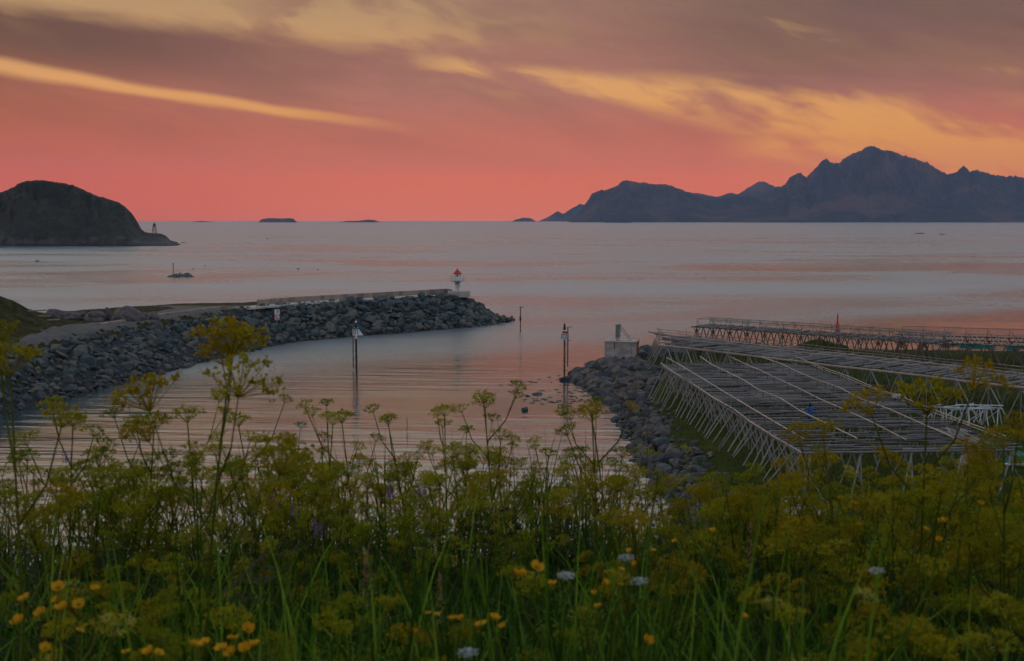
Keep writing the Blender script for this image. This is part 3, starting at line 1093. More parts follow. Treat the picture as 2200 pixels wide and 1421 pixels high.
mb.build('anchor_symbol', M['black'], pan[1])


# ------------------------------------------------------------------ numbered light marks in the entrance
def text_part(txt, size, mat, parent, loc, rot):
    cu = bpy.data.curves.new('number', 'FONT')
    cu.body = txt
    cu.size = size
    cu.extrude = 0.008
    cu.align_x = 'CENTER'
    cu.align_y = 'CENTER'
    cu.materials.append(mat)
    tmp = bpy.data.objects.new('number', cu)
    me_ = bpy.data.meshes.new_from_object(tmp)
    bpy.data.objects.remove(tmp)
    if not me_.materials:
        me_.materials.append(mat)
    o = link('number', me_, parent)
    o.location = loc
    o.rotation_euler = rot
    return o


def light_mark(px, base_y, txt, flip, cap, label):
    b = P(px, base_y)
    tm = thing('light_mark', b, label, 'sea mark', 'numbered light marks in the entrance')
    k = b.y / F_PX
    s_ = -1 if flip else 1
    MB().tube((0, 0, -2.5), (0, 0, 4.75), 0.13, n=10).build('pole', M['rusty_steel'] if flip else M['black'], tm)
    lx = -s_ * 0.42
    mb = MB()
    for zz_ in (0.6, 1.6, 2.7, 3.8, 4.6, 5.2):
        mb.tube((lx, 0, zz_), (0, 0, zz_), 0.04, n=5)
    mb.tube((lx, 0, 0.3 if not flip else 1.1), (lx, 0, 6.2), 0.085, n=6)
    mb.tube((lx, 0, 6.2), (lx - s_ * .55, 0, 6.2), 0.04, n=5)
    mb.tube((lx, 0, 4.5), (lx - s_ * .5, 0, 4.5), 0.035, n=5)
    mb.build('ladder', M['rusty_steel'], tm)
    # tapering board
    if not flip:
        poly = [(-0.42, 4.72), (1.0, 4.72), (0.42, 5.5), (-0.42, 5.5)]
    else:
        poly = [(-0.75, 4.62), (0.35, 4.62), (0.35, 5.42), (-0.35, 5.42)]
    bd = MB().prism(poly, -0.2, -0.14).build('board', M['white'], tm)
    MB().prism([(x * 0.9, z) for x, z in poly], 0.14, 0.2).build('board', M['white'], tm)
    if flip:
        MB().add([(0.36, -0.2, 4.62), (0.62, 0.45, 4.75), (0.52, 0.45, 5.5), (0.36, -0.2, 5.42)], [(0, 1, 2, 3)]).build('side_board', M['white'], tm)
    x0, x1 = (-0.30, 0.30)
    MB().box((0.02 if not flip else 0.05, -0.02, poly[2][1] + 0.13), (0.66, 0.5, 0.25)).build('colour_band', M[cap], tm)
    if flip:
        MB().box((0.05, -0.02, poly[2][1] + 0.34), (0.6, 0.45, 0.17)).build('white_band', M['white'], tm)
    text_part(txt, 0.82, M['black'], bd, (0.05 if not flip else -0.05, -0.215, (poly[0][1] + poly[2][1]) / 2), (R(90), 0, 0))
    lhs = MB().lathe([(0.16, 5.75), (0.19, 6.0), (0.12, 6.4)], 12).build('lamp_housing', M['black'], tm)
    MB().lathe([(0.12, 6.4), (0.13, 6.55), (0.04, 6.62), (0.015, 6.85)], 12).build('lantern', M['white'] if not flip else M['black'], lhs)
    if not flip:
        MB().tube((0, 0, 4.3), (0, 0, 4.72), 0.17, n=10).build('sleeve', M['white'], tm)
    return tm


light_mark(766, 797, '01', False, 'green_p', 'dark light mark with white board 01 and green band, left of the entrance')
light_mark(1212.5, 806, '02', True, 'red', 'rusty light mark with white board 02 and red band, by the rocky point')

pb = P(1118, 714)
pk = thing('perch', pb, 'thin black perch with a short crossarm in the harbour entrance', 'sea mark')
MB().tube((0, 0, -2), (0, 0, 2.4), 0.1, n=8).build('lower_pole', M['rusty_steel'], pk)
MB().lathe([(0.11, 2.0), (0.17, 2.05), (0.17, 2.75), (0.09, 2.8)], 10).build('collar', M['black'], pk)
MB().tube((0, 0, 2.7), (0, 0, 4.55), 0.085, n=8).build('upper_pole', M['black'], pk)
MB().box((0.18, 0, 4.42), (0.58, 0.12, 0.13)).build('crossarm', M['black'], pk)

by = P(1799, 706)
bo = thing('spar_buoy', by, 'bright red spar buoy floating beyond the racks', 'buoy')
MB().lathe([(0.16, -0.8), (0.17, 0.25), (0.55, 0.3), (0.58, 0.42), (0.30, 0.75), (0.2, 1.0)], 18).build('float', M['red'], bo, False)
MB().lathe([(0.15, 0.98), (0.12, 2.3), (0.11, 2.55), (0.02, 2.75)], 14).build('spar', M['red'], bo)

# ------------------------------------------------------------------ light tower on the island
lp = PD(332, 501.5, 893)
lt = thing('light_tower', (lp.x, 893, lp.z - 0.6), 'small lattice light tower with dark lantern on the island point', 'tower')
pm = []
for sx_ in (-1, 1):
    for sy_ in (-1, 1):
        MB().tube((sx_ * 1.75, sy_ * 1.75, -1), (sx_ * .95, sy_ * .95, 5.6), 0.17, n=5).build('leg', M['grey_steel'], lt)
mb = MB()
for z0, z1 in ((0.3, 2.8), (2.8, 5.4)):
    r0, r1 = 1.72 - .125 * z0, 1.72 - .125 * z1
    for s_ in (-1, 1):
        mb.tube((-r0, s_ * r0, z0), (r1, s_ * r1, z1), .09, n=4).tube((r0, s_ * r0, z0), (-r1, s_ * r1, z1), .09, n=4)
        mb.tube((s_ * r0, -r0, z0), (s_ * r1, r1, z1), .09, n=4)
    mb.tube((-r0, -r0, z0), (r0, -r0, z0), .09, n=4)
mb.build('bracing', M['rusty_steel'], lt)
MB().box((0, 0, 5.75), (2.9, 2.9, 0.3)).build('platform', M['rusty_steel'], lt)
ltr = MB().lathe([(1.0, 5.9), (1.05, 7.4)], 10).build('lantern_room', M['black'], lt)
MB().lathe([(1.35, 7.42), (1.3, 7.6), (0.25, 8.6), (0.1, 9.2)], 10).build('roof', M['rusty_steel'], ltr)

# ------------------------------------------------------------------ skerries and rocks in the water
def skerry(px0, px1, py, hpx, label, name='skerry', mat='skerry', depth=0.5, cat='skerry', seed=1, group=None):
    a, b = P(px0, py), P(px1, py)
    k = a.y / F_PX
    ln = (b - a).length
    V_, F_ = [], []
    n, mrows = 26, 9
    for i in range(n):
        u = i / (n - 1)
        for j in range(mrows):
            w = j / (mrows - 1) * 2 - 1
            e = max(0.0, 1 - (2 * u - 1) ** 2 - w * w * .9)
            hh = e ** .6 * hpx * k * (0.6 + 0.9 * mnoise.fractal(Vector((u * 7, w * 2.0, seed)), .8, 2, 4))
            V_.append((-ln / 2 + u * ln, w * ln * depth, hh - 0.25 if e > 0 else -0.4))
    for i in range(n - 1):
        for j in range(mrows - 1):
            q_ = i * mrows + j
            F_.append((q_, q_ + mrows, q_ + mrows + 1, q_ + 1))
    o = link(name, mesh_from(name, V_, F_, M[mat], True))
    o.location = ((a.x + b.x) / 2, a.y + ln * depth * .6, 0)
    return tag(o, label, cat, group)


skerry(353, 413, 596, 11, 'low black rocky reef with a thin pole, off the island', seed=3)
skp = P(370, 594)
bk = thing('beacon_pole', (skp.x, skp.y + 1.5, 0), 'thin dark pole standing on the low reef', 'beacon')
MB().tube((0, 0, 0), (0, 0, 4.2), 0.14, n=8).build('pole', M['rusty_steel'], bk)
MB().lathe([(0.22, 4.2), (0.26, 4.3), (0.2, 4.6)], 10).build('topmark', M['rusty_steel'], bk)
skerry(1966, 1991, 503, 3.4, 'dark flat skerry on the open sea beneath the mountains, larger of two', seed=5)
skerry(2018, 2034, 504.5, 2.6, 'tiny dark skerry on the open sea, smaller of two', seed=6)
skerry(384, 402, 522.5, 2.4, 'thin dark reef just off the island tip', seed=8)
skerry(424, 432, 592.5, 1.4, 'speck of rock awash right of the reef with the pole', seed=9)

WR = [(1216, 818, 15, 20, 'large angular dark rock in the water at the foot of mark 02'),
      (1128, 882, 12, 11, 'dark round boulder awash among the foreground flower tops'),
      (1133, 852, 6, 5, 'small dark stone left of the flat rock in the harbour'),
      (1154, 849, 14, 6, 'flat dark rock where a bird rests in the harbour'),
      (1282, 859, 11, 9, 'round dark boulder at the edge of the rocky point'),
      (1350, 1006, 6, 5, 'small round stone in the water below the embankment')]
for i, (x, y, hw, hh, lab) in enumerate(WR):
    pt = P(x, y)
    k = pt.y / F_PX
    o = link('sea_rock', rock_mesh(i, M['weed_rock']))
    o.location = (pt.x, pt.y + hw * k * .5, hh * k * 0.05)
    o.scale = (hw * k * 1.15, hw * k, hh * k * 1.05)
    o.rotation_euler = (0, 0.1, i * 1.3)
    tag(o, lab, 'rock')
# floating kelp
V_, F_ = [], []
for (cx, cy, w_, n_) in ((1150, 822, 70, 16), (1265, 845, 40, 34), (1190, 862, 60, 20), (1150, 862, 40, 10), (1230, 858, 30, 12), (1205, 812, 30, 6), (1190, 840, 26, 5), (1145, 1000, 5, 2),
                         (330, 815, 30, 8), (200, 852, 20, 5)):
    for i in range(n_):
        c = P(cx + random.gauss(0, w_ / 2.2), cy + random.gauss(0, 5))
        L_, wd = random.uniform(0.1, 0.5), random.uniform(.05, .2)
        k = len(V_)
        m_ = 9
        for j in range(m_):
            a = 2 * math.pi * j / m_
            q_ = random.uniform(.3, 1.3)
            V_.append((c.x + math.cos(a) * L_ * q_, c.y + math.sin(a) * wd * q_ * 2.2, random.uniform(0.008, 0.03)))
        V_.append((c.x, c.y, 0.07))
        F_ += [(k + j, k + (j + 1) % m_, k + m_) for j in range(m_)]
o = link('floating_weed', mesh_from('floating_weed', V_, F_, M['kelp']))
tag(o, 'dark mats of seaweed afloat around the rocky point', kind='stuff')

# ------------------------------------------------------------------ birds
def bird_swim(px, py, label, s_=1.0):
    pt = P(px, py)
    b = thing('seabird', pt, label, 'bird', 'birds on the water', random.uniform(-.5, .5))
    prof = [(-.32, .03, .16), (-.22, .1, .13), (0, .15, .1), (.18, .12, .1), (.26, .06, .16), (.30, .045, .27), (.33, .06, .34), (.39, .045, .35), (.47, .01, .33)]
    n = 8
    V_, F_ = [], []
    for x, r_, z in prof:
        for i in range(n):
            a = 2 * math.pi * i / n
            V_.append((x * s_, math.cos(a) * r_ * s_, (z + math.sin(a) * r_) * s_))
    for j in range(len(prof) - 1):
        for i in range(n):
            F_.append((j * n + i, j * n + (i + 1) % n, (j + 1) * n + (i + 1) % n, (j + 1) * n + i))
    link('body', mesh_from('body', V_, F_, M['feather'], True), b)


bird_swim(574, 514, 'dark seabird swimming alone far out in front of the flat islet', 3.0)
bird_swim(640, 579, 'dark seabird on the sea behind the left of the breakwater wall', 1.6)
bird_swim(683, 580, 'smaller dark seabird beside the one behind the breakwater wall', 1.2)
bird_swim(414, 579, 'seabird on the water above the reef with the pole', 1.3)
bird_swim(440, 572, 'seabird farther out on the water right of the reef', 1.2)
bird_swim(378, 501, 'seabird on the water beside the island light tower', 2.2)
gp = PD(80, 562, 120)
gl = thing('gull', gp, 'gull flying low over the sea in front of the dark island', 'bird', None, 0.5)
mb = MB()
V_, F_ = [], []
prof = [(-.2, .015), (-.14, .045), (0, .065), (.1, .06), (.16, .04), (.2, .042), (.25, .02), (.29, .006)]
for x, r_ in prof:
    for i in range(8):
        a = math.pi * i / 4
        V_.append((x, math.cos(a) * r_, math.sin(a) * r_))
for j in range(len(prof) - 1):
    for i in range(8):
        F_.append((j * 8 + i, j * 8 + (i + 1) % 8, j * 8 + 8 + (i + 1) % 8, j * 8 + 8 + i))
link('body', mesh_from('body', V_, F_, M['gull'], True), gl)
for s_ in (-1, 1):
    ys_ = [(0.0, .09, -.07, .02), (.18, .10, -.08, .13), (.36, .05, -.09, .17), (.52, -.05, -.12, .10)]
    V_ = []
    for yy, xa, xb, z in ys_:
        V_ += [(xa, s_ * yy, z), (xb, s_ * yy, z + .005), (xb, s_ * yy, z - .012), (xa, s_ * yy, z - .012)]
    F_ = []
    for j in range(3):
        for i in range(4):
            F_.append((j * 4 + i, j * 4 + (i + 1) % 4, j * 4 + 4 + (i + 1) % 4, j * 4 + 4 + i))
    F_.append((12, 13, 14, 15))
    link('wing', mesh_from('wing', V_, F_, M['gull']), gl)

# ------------------------------------------------------------------ right embankment and concrete block
em = thing('embankment', (14, 115, 0), 'rock embankment along the right side of the harbour', 'embankment')
cand = []
gx, gy = np.meshgrid(np.arange(-2, 34, 0.7), np.arange(44, 176, 0.7))
gx = gx.ravel() + rng.uniform(-.3, .3, gx.size)
gy = gy.ravel() + rng.uniform(-.3, .3, gy.size)
dd = sdf(RP_POLY, gx, gy)
zz = land_height(gx, gy)
for x, y, d, z in zip(gx, gy, dd, zz):
    lim = (3.9 + 0.6 * math.sin(y * .31)) if y < 124 else 8.5
    if d < -0.5 or d > lim + random.uniform(-.7, .5) or y < 62:
        continue
    if y > 165 and x > 30:
        continue
    tip = y > 122
    r = random.uniform(0.3, 0.6)
    if tip and random.random() < 0.6:
        r = random.uniform(.6, 1.25)
    elif d < 2.8 and random.random() < 0.45:
        r = random.uniform(.55, 1.0)
    elif d > 4 and not tip:
        r *= 0.72
    if r > 0.9 and random.random() < .3:
        r *= 1.25
    zz_ = z if not tip else min(z, 1.9)
    cand.append((x, y, zz_ + random.uniform(-.1, .12), r, True))
rock_field(em, cand, M['shore_rock'], 300, 'small dark stones filling the embankment')

cb = P(1330, 780, 1.5)
blk = thing('concrete_block', (cb.x + 0.5, 147.5, 1.0), 'big pale concrete block on the rocky point', 'block', None, R(-14))
MB().box((0, 0, 1.55), (4.0, 3.4, 3.3)).build('block', M['concrete'], blk)
MB().box((0.0, 0.0, 3.24), (4.2, 3.6, 0.12)).build('cap', M['concrete'], blk)
MB().box((2.03, 0.4, 1.55), (0.07, 1.9, 3.2)).build('rusted_plate', M['rust'], blk)
MB().box((-0.72, -1.706, 2.72), (0.16, 0.02, 0.9)).build('rust_streak', M['rust'], blk)
MB().box((1.45, -1.706, 1.9), (0.05, 0.02, 2.5)).build('joint', M['rusty_steel'], blk)
tp = thing('board_mark', (cb.x + 0.5 - 0.55, 147.1, 4.3), 'narrow grey upright board with two stays, on the concrete block', 'sea mark', None, R(70))
MB().box((0, 0, 1.25), (1.6, 0.28, 1.75)).build('panel', M['grey_steel'], tp)
for s_ in (-1, 1):
    MB().tube((s_ * .5, 0, -0.02), (s_ * .5, 0, 0.5), 0.06).build('foot', M['rusty_steel'], tp)
    MB().tube((s_ * .5, -0.14, 2.0), (s_ * .5, -1.75, 0.0), 0.04).build('stay', M['grey_steel'], tp)

# ------------------------------------------------------------------ fish drying racks
_pm = MB().tube((0, 0, 0), (0, 0, 1), 1.0, 0.86, n=7)
POLE_ME = {}


def pole(name, a, b, r, mat, parent):
    if (mat, name) not in POLE_ME:
        POLE_ME[(mat, name)] = mesh_from(name, _pm.v, _pm.f, M[mat], False)
    o = link(name, POLE_ME[(mat, name)], parent)
    a, b = Vector(a), Vector(b)
    d = b - a
    o.location = a - Vector(parent.location)
    o.rotation_mode = 'QUATERNION'
    o.rotation_quaternion = d.to_track_quat('Z', 'Y')
    o.scale = (r, r, d.length)
    return o


def gz(x, y):
    return hz(land_height, x, y)


class Frame:
    def __init__(self, o, L, shear=0.0):
        self.o = Vector((o[0], o[1]))
        self.L = Vector(L).normalized()
        self.C = Vector((-self.L.y, self.L.x))
        self.sh = shear

    def __call__(self, a, b, z):
        p_ = self.o + self.L * (a + self.sh * b) + self.C * b
        return Vector((p_.x, p_.y, z))

    def foot(self, a, b):
        p_ = self(a, b, 0)
        p_.z = gz(p_.x, p_.y) - 0.05
        return p_


J = lambda s_: random.uniform(-s_, s_)

# --- near rack: rows run away from the hill, poles lie across them
A0 = P(1436, 770, 5.5)
B0 = P(1728, 944, 5.5)
r1 = thing('fish_rack', (A0.x, A0.y, 2.2), 'near wooden fish drying rack of pole rows with pale top rails, closest to the harbour', 'drying rack', 'fish drying racks')
Ld = Vector((B0.x - A0.x, B0.y - A0.y))
LEN = Ld.length
F1 = Frame((A0.x, A0.y), Ld)      # C points to the right of the picture here
if F1.C.x < 0:
    F1.C = -F1.C
ROW = 3.42
DECK, TOPR = 4.78, 5.50


def sagline(f, row, z, amp, name, r, mat, parent, a0, a1, seg, seed):
    pts = []
    k = max(2, int((a1 - a0) / seg))
    for i in range(k + 1):
        a = a0 + (a1 - a0) * i / k
        pts.append(f(a, row + 0.10 * math.sin(a * .7 + seed), z + amp * math.sin(a * .45 + seed) + J(.03)))
    for p_, q_ in zip(pts[:-1], pts[1:]):
        pole(name, p_ - (q_ - p_) * .03, q_ + (q_ - p_) * .03, r, mat, parent)


for i in range(5):
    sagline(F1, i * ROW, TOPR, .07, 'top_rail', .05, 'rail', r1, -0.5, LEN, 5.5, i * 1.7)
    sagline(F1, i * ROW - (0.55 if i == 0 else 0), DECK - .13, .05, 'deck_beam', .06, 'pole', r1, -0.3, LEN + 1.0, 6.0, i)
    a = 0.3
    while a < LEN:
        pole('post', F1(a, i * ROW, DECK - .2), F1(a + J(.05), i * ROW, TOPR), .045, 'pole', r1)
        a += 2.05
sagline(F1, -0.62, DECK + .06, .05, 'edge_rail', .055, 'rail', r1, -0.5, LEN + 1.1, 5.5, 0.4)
sagline(F1, 4 * ROW + .75, DECK + .25, .05, 'edge_rail', .045, 'rail', r1, -0.5, LEN - 2, 5.5, 2.4)
a = 0.2
n_cross = 0
while a < LEN + 0.9 and n_cross < 296:
    for i in range(4):
        if random.random() < (0.08 if a < 22 else 0.2):
            continue
        x0 = -0.6 if i == 0 else i * ROW - .35
        x1 = (i + 1) * ROW + (.35 if i < 3 else random.uniform(.5, 1.3))
        aa = a + J(.12)
        pole('cross_pole', F1(aa, x0, DECK + .05 + J(.03)), F1(aa + J(.12), x1, DECK + .05 + J(.04)), random.uniform(.055, .088), 'pole', r1)
        n_cross += 1
    a += 0.45 if a < 16 else (0.62 if a < 28 else 0.86)
# short poles laid in bundles on the deck
for i in range(60):
    aa, bb = random.uniform(0, LEN), random.uniform(0, 3.2) * ROW
    pole('loose_pole', F1(aa, bb, DECK + .2), F1(aa + J(.2), bb + random.uniform(2.2, 3.6), DECK + .2 + J(.03)), .055, 'pole', r1)
# fanned pole ends at the near right corner
for i in range(26):
    bb = 4 * ROW + random.uniform(-2.8, -.3)
    aa = LEN - random.uniform(1.0, 6.5)
    pole('loose_pole', F1(aa, bb, DECK + .22 + J(.06)), F1(aa + random.uniform(1.5, 3.0), bb + random.uniform(-.2, .5), DECK + .2 + J(.1)), .045, 'leg_wood', r1)
# legs: crossed pairs along the outer edge, sparser inside
a = 0.2
while a < LEN + 1:
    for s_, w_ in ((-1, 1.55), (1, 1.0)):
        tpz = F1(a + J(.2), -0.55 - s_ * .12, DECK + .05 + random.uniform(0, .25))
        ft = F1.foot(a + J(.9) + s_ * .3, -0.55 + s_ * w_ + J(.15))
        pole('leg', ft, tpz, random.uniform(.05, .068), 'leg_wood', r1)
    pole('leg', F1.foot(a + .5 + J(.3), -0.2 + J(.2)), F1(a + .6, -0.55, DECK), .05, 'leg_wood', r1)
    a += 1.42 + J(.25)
for i in range(1, 5):
    a = 0.4
    while a < LEN + .5:
        out_ = 1.5 if i == 4 else .8
        pole('leg', F1.foot(a + J(.3), i * ROW + out_ + J(.1)), F1(a + J(.2), i * ROW - .1, DECK), .055, 'leg_wood', r1)
        pole('leg', F1.foot(a + J(.3), i * ROW - .8 + J(.1)), F1(a + J(.2), i * ROW + .1, DECK), .055, 'leg_wood', r1)
        a += 3.1
# near end: cross beam and raking props
pole('end_beam', F1(LEN + 1.0, -0.75, DECK), F1(LEN + 1.0, 4.05 * ROW, DECK), .10, 'pole', r1)
for i in range(5):
    pole('prop', F1.foot(LEN + 2.6 + J(.3), i * ROW - 1.2 + J(.3)), F1(LEN + .8, i * ROW + .2, DECK + .05), .065, 'leg_wood', r1)
    pole('prop', F1.foot(LEN + 1.3, i * ROW + .1), F1(LEN + 1.0, i * ROW, DECK), .065, 'leg_wood', r1)

# --- long middle rack
A0 = P(1429, 743, 5.2)
B0 = P(2200, 834, 5.2)
r2 = thing('fish_rack', (A0.x, A0.y, 2.2), 'long middle wooden fish drying rack with a pale front beam on inverted V legs', 'drying rack', 'fish drying racks')
F2 = Frame((A0.x, A0.y), (B0.x - A0.x, B0.y - A0.y), -1.05)
LEN2 = 52.0
D2 = 5.2
rows2 = (0.0, 2.2, 4.4, 6.6, 8.8)
for i, b in enumerate(rows2):
    sagline(F2, b, D2, .03, 'front_beam' if i == 0 else 'deck_beam', .14 if i == 0 else .08, 'beam', r2, -0.6, LEN2, 4.6, i)
    if i:
        sagline(F2, b - .3, D2 + .72, .03, 'top_rail', .04, 'rail' if i < 3 else 'beam', r2, -0.6, LEN2, 6.0, i + 2)
        a = 0.2
        while a < LEN2:
            pole('post', F2(a, b - .3, D2), F2(a, b - .3, D2 + .72), .035, 'pole', r2)
            a += 3.05
a = 0.1
n_cross = 0
while a < LEN2 and n_cross < 298:
    for i in range(2):
        if random.random() < .16:
            continue
        b0 = 0.15 if i == 0 else 4.2
        ln = random.uniform(4.3, 5.2)
        # poles lie square to the beams
        st = F2(a + J(.15), b0, D2 + .16 + J(.03))
        en = st + Vector((F2.C.x, F2.C.y, 0)) * ln + Vector((0, 0, J(.05)))
        pole('cross_pole', st, en, random.uniform(.07, .12), 'pole', r2)
        n_cross += 1
    a += random.choice((.26, .30, .34, .8))
a = 0.3
while a < LEN2:
    ap = F2(a, 0, D2 - .05)
    pole('leg', F2.foot(a + 1.55 + J(.1), -0.5), ap, .075, 'leg_wood', r2)
    pole('leg', F2.foot(a - 1.35 + J(.1), -0.3), ap, .06, 'leg_wood', r2)
    pole('leg', F2.foot(a, .05), ap + Vector((0, 0, -.05)), .05, 'leg_wood', r2)
    for b in (4.4, 8.8):
        ap = F2(a + 1.5, b, D2 - .05)
        pole('leg', F2.foot(a + 2.9, b + .3), ap, .055, 'leg_wood', r2)
        pole('leg', F2.foot(a + .2, b - .2), ap, .055, 'leg_wood', r2)
    a += 3.05
# props at its seaward end
for b in (0, 2.2, 4.4, 6.6, 8.8):
    pole('prop', F2.foot(-2.4, b - .9), F2(-.4, b, D2), .06, 'leg_wood', r2)
    pole('prop', F2.foot(-2.9, b - .3), F2(-.4, b, D2), .055, 'leg_wood', r2)
pole('loose_pole', F2(-2.2, 8.5, D2 + .25), F2(4.5, 6.5, D2 + .3), .07, 'pole', r2)
pole('loose_pole', F2(-1.2, 7.5, D2 + .2), F2(5.5, 6.2, D2 + .25), .07, 'pole', r2)
for a_, b_ in ((-0.3, 8.8), (-.3, 6.6), (4.5, 8.9)):
    pole('post', F2(a_, b_, D2), F2(a_, b_, D2 + .95), .035, 'pole', r2)
pole('top_rail', F2(-.3, 6.6, D2 + .93), F2(-.3, 8.8, D2 + .95), .03, 'beam', r2)


# --- raised racks at the back with railings and netting
def back_rack(o, L, length, width, deck, rail, label, net, n_bays, mat='dark_pole'):
    f = Frame(o, L)
    t_ = thing('fish_rack', (o[0], o[1], 1.5), label, 'drying rack', 'fish drying racks')
    for b in (0, width / 2, width):
        sagline(f, b, deck, .02, 'deck_beam', .10, 'beam' if b == 0 else mat, t_, -0.7, length, 4.5, b)
    for b in (0.1, width - .1):
        sagline(f, b, deck + rail, .02, 'top_rail', .03, mat, t_, 0, length, 5.0, b)
    pole('top_rail', f(0, .1, deck + rail), f(0, width - .1, deck + rail), .03, mat, t_)
    a, i = 0.0, 0
    step = length / n_bays
    while a < length:
        for b in (.1, width - .1):
            pole('post', f(a, b, deck), f(a, b, deck + rail), .04, mat, t_)
            pole('brace', f(a + .75, b, deck + .05), f(a + .08, b, deck + rail * .75), .03, mat, t_)
        for b in (0, width / 2, width):
            ap = f(a, b, deck - .05)
            pole('leg', f.foot(a + step * .45, b), ap, .075, mat, t_)
            pole('leg', f.foot(a - step * .45, b), ap, .075, mat, t_)
            if b == 0:
                pole('leg', f.foot(a, b), ap, .07, mat, t_)
                pole('knee_brace', f(a - .5, b, deck - .1), f(a, b, deck - .75), .05, mat, t_)
                pole('knee_brace', f(a + .5, b, deck - .1), f(a, b, deck - .75), .05, mat, t_)
        for k in range(4):
            aa = a + step * (.1 + .22 * k) + J(.1)
            pole('cross_pole', f(aa, -.5 + J(.2), deck + .14), f(aa + J(.2), width + .5 + J(.2), deck + .14), random.uniform(.07, .11), 'pole', t_)
        a += step
    if net:
        mb = MB()
        n_ = 30
        for i in range(n_):
            a0, a1 = length * i / n_, length * (i + 1) / n_
            off = Vector(t_.location)
            z0, z1 = deck + rail - .06 * math.sin(math.pi * ((i / n_ * n_bays) % 1)), deck + rail - .06 * math.sin(math.pi * (((i + 1) / n_ * n_bays) % 1))
            mb.add([f(a0, width - .1, deck + .45) - off, f(a1, width - .1, deck + .45) - off, f(a1, width - .1, z1) - off, f(a0, width - .1, z0) - off], [(0, 1, 2, 3)])
        mb.build('netting', M[net], t_)
    return f, t_


A3, B3 = P(1497, 703, 5.35), P(1933, 733, 5.35)
F3, r3 = back_rack((A3.x, A3.y), (B3.x - A3.x, B3.y - A3.y), 33.0, 3.6, 5.35, 1.1,
                   'raised back fish rack with railing and thin grey netting, silhouetted against the sea', 'net_grey', 13)
A4, B4 = P(1936, 736, 4.6), P(2170, 744, 4.6)
F4, r4 = back_rack((A4.x, A4.y), (B4.x - A4.x, B4.y - A4.y), 34.0, 9.0, 4.7, 1.15,
                   'farthest fish rack on the right, hung with teal green netting', None, 13)
for i in range(26):
    a0 = random.uniform(0, 28)
    w_ = random.uniform(2.0, 5.0)
    b_ = random.uniform(-.15, 0.4)
    off = Vector(r4.location)
    mb = MB()
    n_ = 8
    pts = []
    for j in range(n_ + 1):
        a_ = a0 + w_ * j / n_
        dr = .25 + .55 * abs(math.sin(j * 1.1 + i)) * random.uniform(.6, 1)
        pts += [f_ - off for f_ in (F4(a_, b_, 4.75), F4(a_, b_ - .1, 4.72 - dr))]
    mb.add(pts, [(2 * j, 2 * j + 2, 2 * j + 3, 2 * j + 1) for j in range(n_)])
    mb.build('netting', M['net_green'], r4)
# dark spoil heaps on the far shore behind the racks
for (x, y, hw, hh, lab) in ((1760, 752, 60, 22, 'dark low knoll seen through the legs of the raised rack'),
                            (2010, 782, 120, 24, 'dark bank behind the right end of the middle rack'),
                            (1425, 760, 22, 14, 'dark rock hump between the concrete block and the racks')):
    pt = PD(x, y, 152)
    k = 152 / F_PX
    me = smooth_rock(x * .01, hw * k, hw * k * .6, hh * k * 1.2, 3, .3, 1.6)
    me.materials.append(M['turf'] if 'bank' in lab or 'knoll' in lab else M['shore_rock'])
    me.polygons.foreach_set('use_smooth', [True] * len(me.polygons))
    o = link('knoll', me)
    o.location = (pt.x, 152, max(0.3, pt.z - .4))
    tag(o, lab, 'knoll')

# ------------------------------------------------------------------ things between the racks
TR = [(2044, 905, .3, 'grey trestle at the left of the trestle heap'), (2062, 912, -.5, 'grey trestle in the front of the trestle heap'),
      (2080, 906, .8, 'grey trestle in the middle of the trestle heap'), (2098, 912, -.2, 'grey trestle right of the middle of the heap'),
      (2113, 908, .5, 'grey trestle next to the last in the heap'), (2128, 911, -.9, 'last grey trestle at the right of the heap'),
      (2006, 906, .6, 'lone leaning trestle left of the trestle heap')]
for x, y, a_, lab in TR:
    pt = P(x, y, 2.3)
    pt.z = gz(pt.x, pt.y)
    t_ = thing('trestle', pt, lab, 'trestle', 'heap of trestles', a_)
    H_ = random.uniform(1.35, 1.6)
    for sx_ in (-.75, .75):
        for sy_ in (-.5, .5):
            MB().tube((sx_ + J(.15), sy_, 0), (sx_ * .9, sy_ * .12, H_), .045, n=5).build('leg', M['trestle'], t_)
    MB().tube((-1.0, 0, H_ - .02), (1.0, 0, H_ + .05), .05, n=5).build('top_bar', M['trestle'], t_)
    MB().tube((-.8, .45, .15), (.7, .05, H_ - .1), .04, n=5).build('brace', M['trestle'], t_)
pt = P(2085, 874, 3.9)
for i, (dx_, dy_, l_, lab) in enumerate(((-.6, 0, 5.2, 'long grey pole laid over the trestle heap'), (1.2, 1.0, 4.2, 'shorter grey pole laid across the trestle heap behind the long one'))):
    o = MB().tube((-l_ / 2, 0, 0), (l_ / 2, 0, 0), .055, .045, 7).build('laid_pole', M['trestle'])
    o.location = (pt.x + dx_, pt.y + dy_, gz(pt.x, pt.y) + 1.58 + .1 * i)
    o.rotation_euler = (0, .02, -.1 + .1 * i)
    tag(o, lab, 'pole', 'poles on the trestles')
